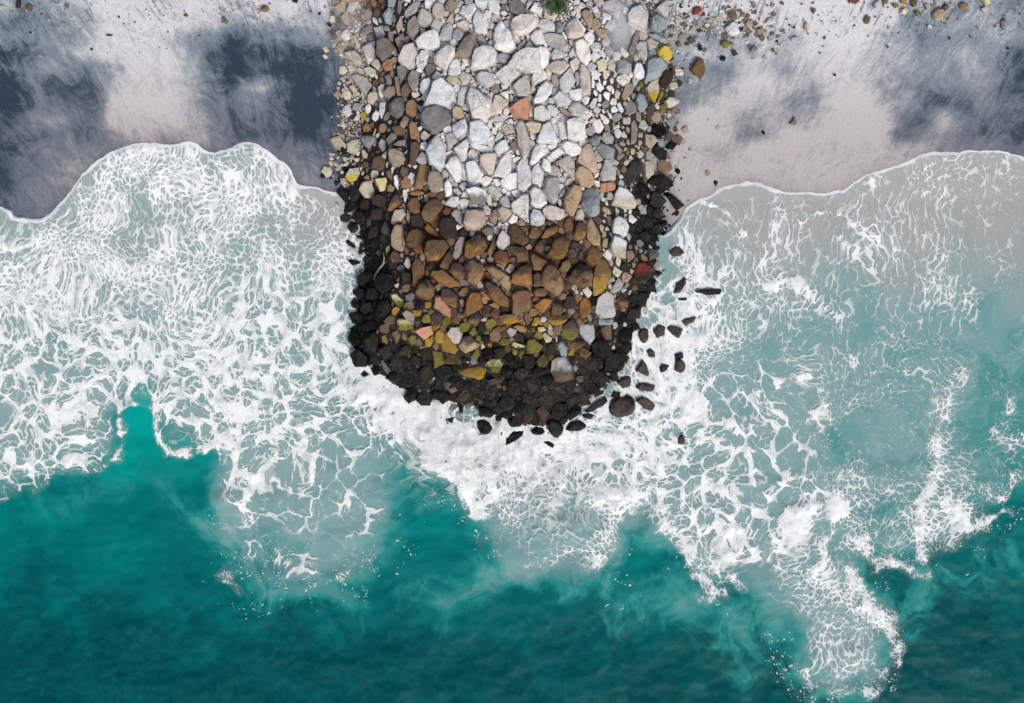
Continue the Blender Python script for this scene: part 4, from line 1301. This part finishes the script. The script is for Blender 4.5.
for st in rest:
    black = is_black(*st['c'], gz1(*st['c'])[1]); st['black'] = black
fill = []
cap = np.where((GSD < 1.7) & (gy > 140) | (gy > 352), 2.6 + 5.0 * sst(.42, .62, fbm(gx / 16, gy / 16, 3, 33)), 4.6) ; cap = np.where(gy < 0, 8.0, cap)
for it in range(7600):
    q = np.minimum(Dm, cap); f = int(np.argmax(q)); i, j = divmod(f, gx.shape[1]); r = q[i, j]
    if r < .85: break
    px, py = gx[i, j] + random.uniform(-.3, .3), gy[i, j] + random.uniform(-.3, .3)
    r = min(r * random.uniform(.95, 1.18), 7.5); fill.append((px, py, r))
    m = 12; i0, i1, j0, j1 = max(0, i - m), i + m + 1, max(0, j - m), j + m + 1
    Dm[i0:i1, j0:j1] = np.minimum(Dm[i0:i1, j0:j1], np.hypot(gx[i0:i1, j0:j1] - px, gy[i0:i1, j0:j1] - py) - r)
for _ in range(420):                                    # strays thinning out over the sand
    py = random.uniform(-20, 215); lft = random.random() < .45; px = (344 - abs(random.gauss(0, 11))) if lft else (666 + abs(random.gauss(0, 15)))
    r = random.choice((1.0, 1.2, 1.5, 2.0, 2.6, 3.4))
    if all((px - q[0]) ** 2 + (py - q[1]) ** 2 > (r + q[2]) ** 2 for q in fill[-420:]) and fbm(np.array([px / 18]), np.array([py / 18]), 2, 44)[0] > .47: fill.append((px, py, r))
print("FILL", len(fill))
buf = {False: [[], [], [], 0], True: [[], [], [], 0]}
fx, fy = np.array([f[0] for f in fill]), np.array([f[1] for f in fill])
FZ, FSD = ground_z(fx[None], fy[None]); FZ, FSD = FZ[0], FSD[0]
PATCHY = set('yYrRolzcaextwWsegkpu')
for n, (px, py, r) in enumerate(fill):
    black = is_black(px, py, FSD[n], random.uniform(-1, 1))
    near = np.argsort(np.hypot(centres[:, 0] - px, centres[:, 1] - py))[:5]; code = codes[random.choice(list(near))]
    if black:
        if code in PATCHY and random.random() < .93 or random.random() < .6: code = random.choice('DDDDDDDDhhBBvnb') if random.random() > (.12 if r < 2.4 else 0) else random.choice('sgcWt')
    elif code in 'yRrzlYDhdn' or code == 'o' and random.random() < .6: code = random.choice('qsgptb' if py > 60 else 'sgGpwt')
    if 296 < py < 356 and not black and code in 'WwgGsukectpahrl' and random.random() < .82: code = random.choice('nYYqbBDlq')
    if FSD[n] > 2.5 and py < 205 and random.random() < .75: code = random.choice('WWWWwwwwsg')
    if FSD[n] > 2.2 and 196 < py < 224 and random.random() < .6: code = random.choice('stpebgbq')
    if 316 < py < 362 and 400 < px < 600 and random.random() < .6: code = random.choice('YYYlnqnBnj'); black = False
    V, Fc = random.choice(TPL); a = random.uniform(0, 6.28); ca, sa = math.cos(a), math.sin(a); e = random.uniform(.85, 1.2)
    g = FZ[n]; rr = r * S * 1.14; z = g + rr * random.uniform(-.2, .15); k = (HC - z) / HC
    W = V * (rr * e, rr / e, rr * .8); W = np.stack([W[:, 0] * ca - W[:, 1] * sa, W[:, 0] * sa + W[:, 1] * ca, W[:, 2]], 1) + (float(wx(px)) * k, float(wy(py)) * k, z)
    B = buf[bool(black)]; B[0].append(W); B[1].append(Fc + B[3]); tc = tint(code, .12)
    if black and code not in 'Dhsgct': tc = tuple(q * .5 for q in tc[:3]) + (1,)
    B[2].append(np.tile(tc, (len(W), 1))); B[3] += len(W)
for st in rest:
    cx, cy = st['c']; g, sd = gz1(cx, cy); w = math.sqrt(st['A']) * S; z = g + w * .12; k = (HC - z) / HC
    P = [(float(wx(p[0]) - wx(cx)) * k, float(wy(p[1]) - wy(cy)) * k) for p in st['P']]
    bm = stone_bm(P, w * .4, int(cx * 13 + cy) % 9999, True, 1); bmesh.ops.triangulate(bm, faces=bm.faces[:]); bm.verts.index_update()
    W = np.array([v.co[:] for v in bm.verts]) + (float(wx(cx)) * k, float(wy(cy)) * k, z); Fc = np.array([[v.index for v in f.verts] for f in bm.faces]); bm.free()
    B = buf[bool(st['black'])]; B[0].append(W); B[1].append(Fc + B[3]); B[2].append(np.tile(tint(st['code'][0]), (len(W), 1))); B[3] += len(W)
for black, nm, lab in ((False, "rubble_stones", "small pale and brown packing stones wedged between the jetty boulders"), (True, "toe_rubble", "small wet black stones heaped round the jetty's seaward foot")):
    B = buf[black]; V = np.concatenate(B[0]); F = np.concatenate(B[1]); C = np.concatenate(B[2])
    me = bpy.data.meshes.new(nm); me.from_pydata(V.tolist(), [], F.tolist()); me.polygons.foreach_set("use_smooth", np.ones(len(F), bool))
    C2 = C.copy(); C2[:, :3] *= .8; set_cols(me, C, C2, np.full(len(V), .3)); me.materials.append(MAT_WET if black else MAT_DRY)
    o = bpy.data.objects.new(nm, me); scene.collection.objects.link(o); o['kind'] = 'stuff'; o['label'] = lab; o['category'] = 'rubble'
# ------------------------------------------------------------------ ground, sea, foam
BX, BY = axis(-120, 1144, 2.0, 9000), np.concatenate([axis(-110, 470, 2.0, 9000)])
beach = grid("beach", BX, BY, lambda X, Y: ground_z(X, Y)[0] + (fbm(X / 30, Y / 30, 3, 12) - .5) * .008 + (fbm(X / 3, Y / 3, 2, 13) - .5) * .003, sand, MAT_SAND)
beach['kind'] = 'structure'
def sea_z(X, Y):
    s = sea(X, Y); sw = sst(380, 520, Y)
    return film_z(X, Y, s['front']) + sw * ((fbm(X / 40, Y / 26, 3, 14) - .5) * .22 + (fbm(X / 9, Y / 6, 2, 15) - .5) * .03)
WX, WY = axis(-120, 1144, 2.0, 9000), axis(124, 800, 2.0, 9000)
WY = WY[WY > 60]
water = grid("water", WX, WY, sea_z, lambda X, Y: {k: sea(X, Y)[k] for k in ('milk', 'depth', 'sandy', 'flow')}, MAT_SEA, keep=lambda X, Y: sea(X, Y)['front'] > -9)
water['kind'] = 'structure'
FX, FY = np.arange(-120, 1145, 2.0), np.arange(124, 740, 2.0)
def foam_z(X, Y):
    s = sea(X, Y); e = sst(0, 6, s['front'])
    return sea_z(X, Y) + .006 + e * (.03 * s['foam'] * (.4 + fbm(X / 5, Y / 5, 3, 16)) + .05 * s['ridge'] + s['churn'] * (.1 + .3 * np.maximum(0, fbm(X / 20, Y / 20, 5, 17) - .3)))
foam = grid("sea_foam", FX, FY, foam_z, lambda X, Y: {k: sea(X, Y)[k] for k in ('coarse', 'foam', 'front', 'ridge', 'speck', 'churn', 'sandy', 'flow')}, MAT_FOAM,
            keep=lambda X, Y: (sea(X, Y)['front'] > -3) & ((sea(X, Y)['foam'] > .03) | (sea(X, Y)['ridge'] > .05) | (sea(X, Y)['speck'] > .06) | (sea(X, Y)['churn'] > .1) | (sea(X, Y)['front'] < 16)))
pv, pf, pc, pn = [], [], [], 0
for (cx, cy, sx, sy, num) in ((60, 18, 60, 16, 90), (270, 20, 70, 16, 60), (712, 28, 42, 18, 380), (800, 38, 40, 14, 40), (960, 26, 60, 18, 150), (900, 8, 40, 6, 60), (640, 120, 14, 40, 40), (665, 175, 8, 26, 30), (110, 40, 60, 20, 30)):
    for _ in range(num):
        px, py = random.gauss(cx, sx), random.gauss(cy, sy * .8); g, sd = gz1(px, py)
        if sd > .1 or py > 205: continue
        V, Fc = random.choice(TPL); r = S * random.choice((.5, .6, .7, .8, 1.0, 1.4) if not 660 < px < 780 else (.6, .8, 1.0, 1.4, 1.8, 2.4, 2.8)); W = V * (r, r * random.uniform(.6, 1), r * .7) + (float(wx(px)), float(wy(py)), g + r * .1)
        pv.append(W); pf.append(Fc + pn); pn += len(W); pc.append(np.tile(tint(random.choice('hhdGGBvgs' if r < .05 else 'qcsptGGbBw'), .1), (len(W), 1)))
me = bpy.data.meshes.new("beach_pebbles"); PV = np.concatenate(pv); PC = np.concatenate(pc); me.from_pydata(PV.tolist(), [], np.concatenate(pf).tolist()); set_cols(me, PC, PC, np.full(len(PV), .2)); me.materials.append(MAT_DRY)
po = bpy.data.objects.new("beach_pebbles", me); scene.collection.objects.link(po); po['kind'] = 'stuff'; po['label'] = "tiny dark pebbles scattered over the upper beach"; po['category'] = 'pebbles'
foam['kind'] = 'stuff'; foam['label'] = "white lacy foam of broken waves spread over the teal sea"; foam['category'] = "foam"
# ------------------------------------------------------------------ shrub and driftwood
def empty(name, loc, label, cat):
    o = bpy.data.objects.new(name, None); o.location = loc; o['label'] = label; o['category'] = cat; scene.collection.objects.link(o); return o
def link(name, bm, mat, parent):
    me = bpy.data.meshes.new(name); bm.to_mesh(me); bm.free(); me.materials.append(mat); o = bpy.data.objects.new(name, me); o.parent = parent; scene.collection.objects.link(o); return o
def tube(bm, pts, rad, n=7):
    rings = []
    for i, p in enumerate(pts):
        d = (Vector(pts[min(i + 1, len(pts) - 1)]) - Vector(pts[max(i - 1, 0)])).normalized(); u = d.orthogonal().normalized(); v = d.cross(u)
        r = rad[i]; rings.append([bm.verts.new(Vector(p) + (u * math.cos(a) + v * math.sin(a)) * r) for a in [k * 6.2832 / n for k in range(n)]])
    for a, b in zip(rings[:-1], rings[1:]):
        for k in range(n): bm.faces.new((a[k], a[(k + 1) % n], b[(k + 1) % n], b[k])).smooth = True
    bm.faces.new(rings[0][::-1]); bm.faces.new(rings[-1])
zs = gz1(556, 6)[0]; kz = (HC - zs - .4) / HC
sh = empty("shrub", (float(wx(556)) * kz, float(wy(3)) * kz, zs), "low dark green leafy shrub growing between white boulders at the jetty's landward end", "shrub")
bm = bmesh.new(); tips = []
for k in range(16):
    a = random.uniform(0, 6.28); l = random.uniform(.25, .6); e = Vector((math.cos(a) * l * 1.0, math.sin(a) * l * 1.0, random.uniform(.3, .6)))
    tube(bm, [Vector((0, 0, -.1)), e * .5 + Vector((0, 0, .12)), e], [.018, .012, .005], 5); tips += [e * random.uniform(.45, 1.05) + Vector((0, 0, .08)) for _ in range(5)]
link("stem", bm, MAT_WOOD, sh)
bm = bmesh.new()
for c in tips:
    for _ in range(38):
        p = Vector(c) + Vector((random.gauss(0, .085), random.gauss(0, .085), random.gauss(0, .06)))
        d = Vector((random.uniform(-1, 1), random.uniform(-1, 1), random.uniform(-.2, .9))).normalized(); u = d.orthogonal().normalized() * random.uniform(.012, .02); l = random.uniform(.04, .075)
        vs = [bm.verts.new(q) for q in (p, p + d * l * .5 + u, p + d * l, p + d * l * .5 - u)]; bm.faces.new(vs)
link("foliage", bm, MAT_LEAF, sh)
pts = []
for px, py in ((373.5, 280), (376, 274), (379, 269), (383, 264.5), (384.2, 259), (383.6, 252.5)):
    z = gz1(px, py)[0] + .36; k = (HC - z) / HC; pts.append(Vector((float(wx(px)) * k, float(wy(py)) * k, z)))
o0 = pts[0].copy(); bm = bmesh.new(); tube(bm, [p - o0 for p in pts], [.022, .035, .04, .036, .03, .018], 8); tube(bm, [pts[3] - o0, pts[3] - o0 + Vector((.14, .1, .05))], [.022, .008], 6)
dw = link("driftwood_branch", bm, MAT_WOOD, None); dw.location = o0; dw['label'] = "thin bleached driftwood branch lying across black rocks on the left flank"; dw['category'] = "driftwood"
# ------------------------------------------------------------------ light and camera
SUN = Vector((.42, -.78, 1.0)).normalized(); el, az = math.asin(SUN.z), math.atan2(SUN.x, SUN.y)
w = bpy.data.worlds.new("World"); scene.world = w; w.use_nodes = True; nt = w.node_tree; bgn = nt.nodes["Background"]
sky = nt.nodes.new("ShaderNodeTexSky"); sky.sky_type = 'NISHITA'; sky.sun_disc = False; sky.sun_elevation = el; sky.sun_rotation = az; sky.air_density = 1.0; sky.dust_density = 6.0; sky.ozone_density = 1.0
nt.links.new(sky.outputs[0], bgn.inputs[0]); bgn.inputs[1].default_value = .1
sl = bpy.data.lights.new("sun", 'SUN'); sl.energy = 1.5; sl.angle = math.radians(14); sl.color = (1.0, .96, .9)
so = bpy.data.objects.new("sun", sl); so.rotation_euler = SUN.to_track_quat('Z', 'Y').to_euler(); scene.collection.objects.link(so)
cam = bpy.data.cameras.new("camera"); cam.sensor_width = 36; cam.lens = 36 * HC / (1024 * S); cam.clip_start = .5; cam.clip_end = 2000
co = bpy.data.objects.new("camera", cam); co.location = (0, 0, HC); scene.collection.objects.link(co); scene.camera = co
vs = scene.view_settings; vs.view_transform = 'Standard'; vs.look = 'None'; vs.exposure = 0.35; vs.gamma = 1.0; vs.use_curve_mapping = False
scene.cycles.transparent_max_bounces = 8; scene.cycles.max_bounces = 4; scene.cycles.diffuse_bounces = 2; scene.cycles.glossy_bounces = 2
scene.cycles.use_adaptive_sampling = True; scene.cycles.adaptive_threshold = .02
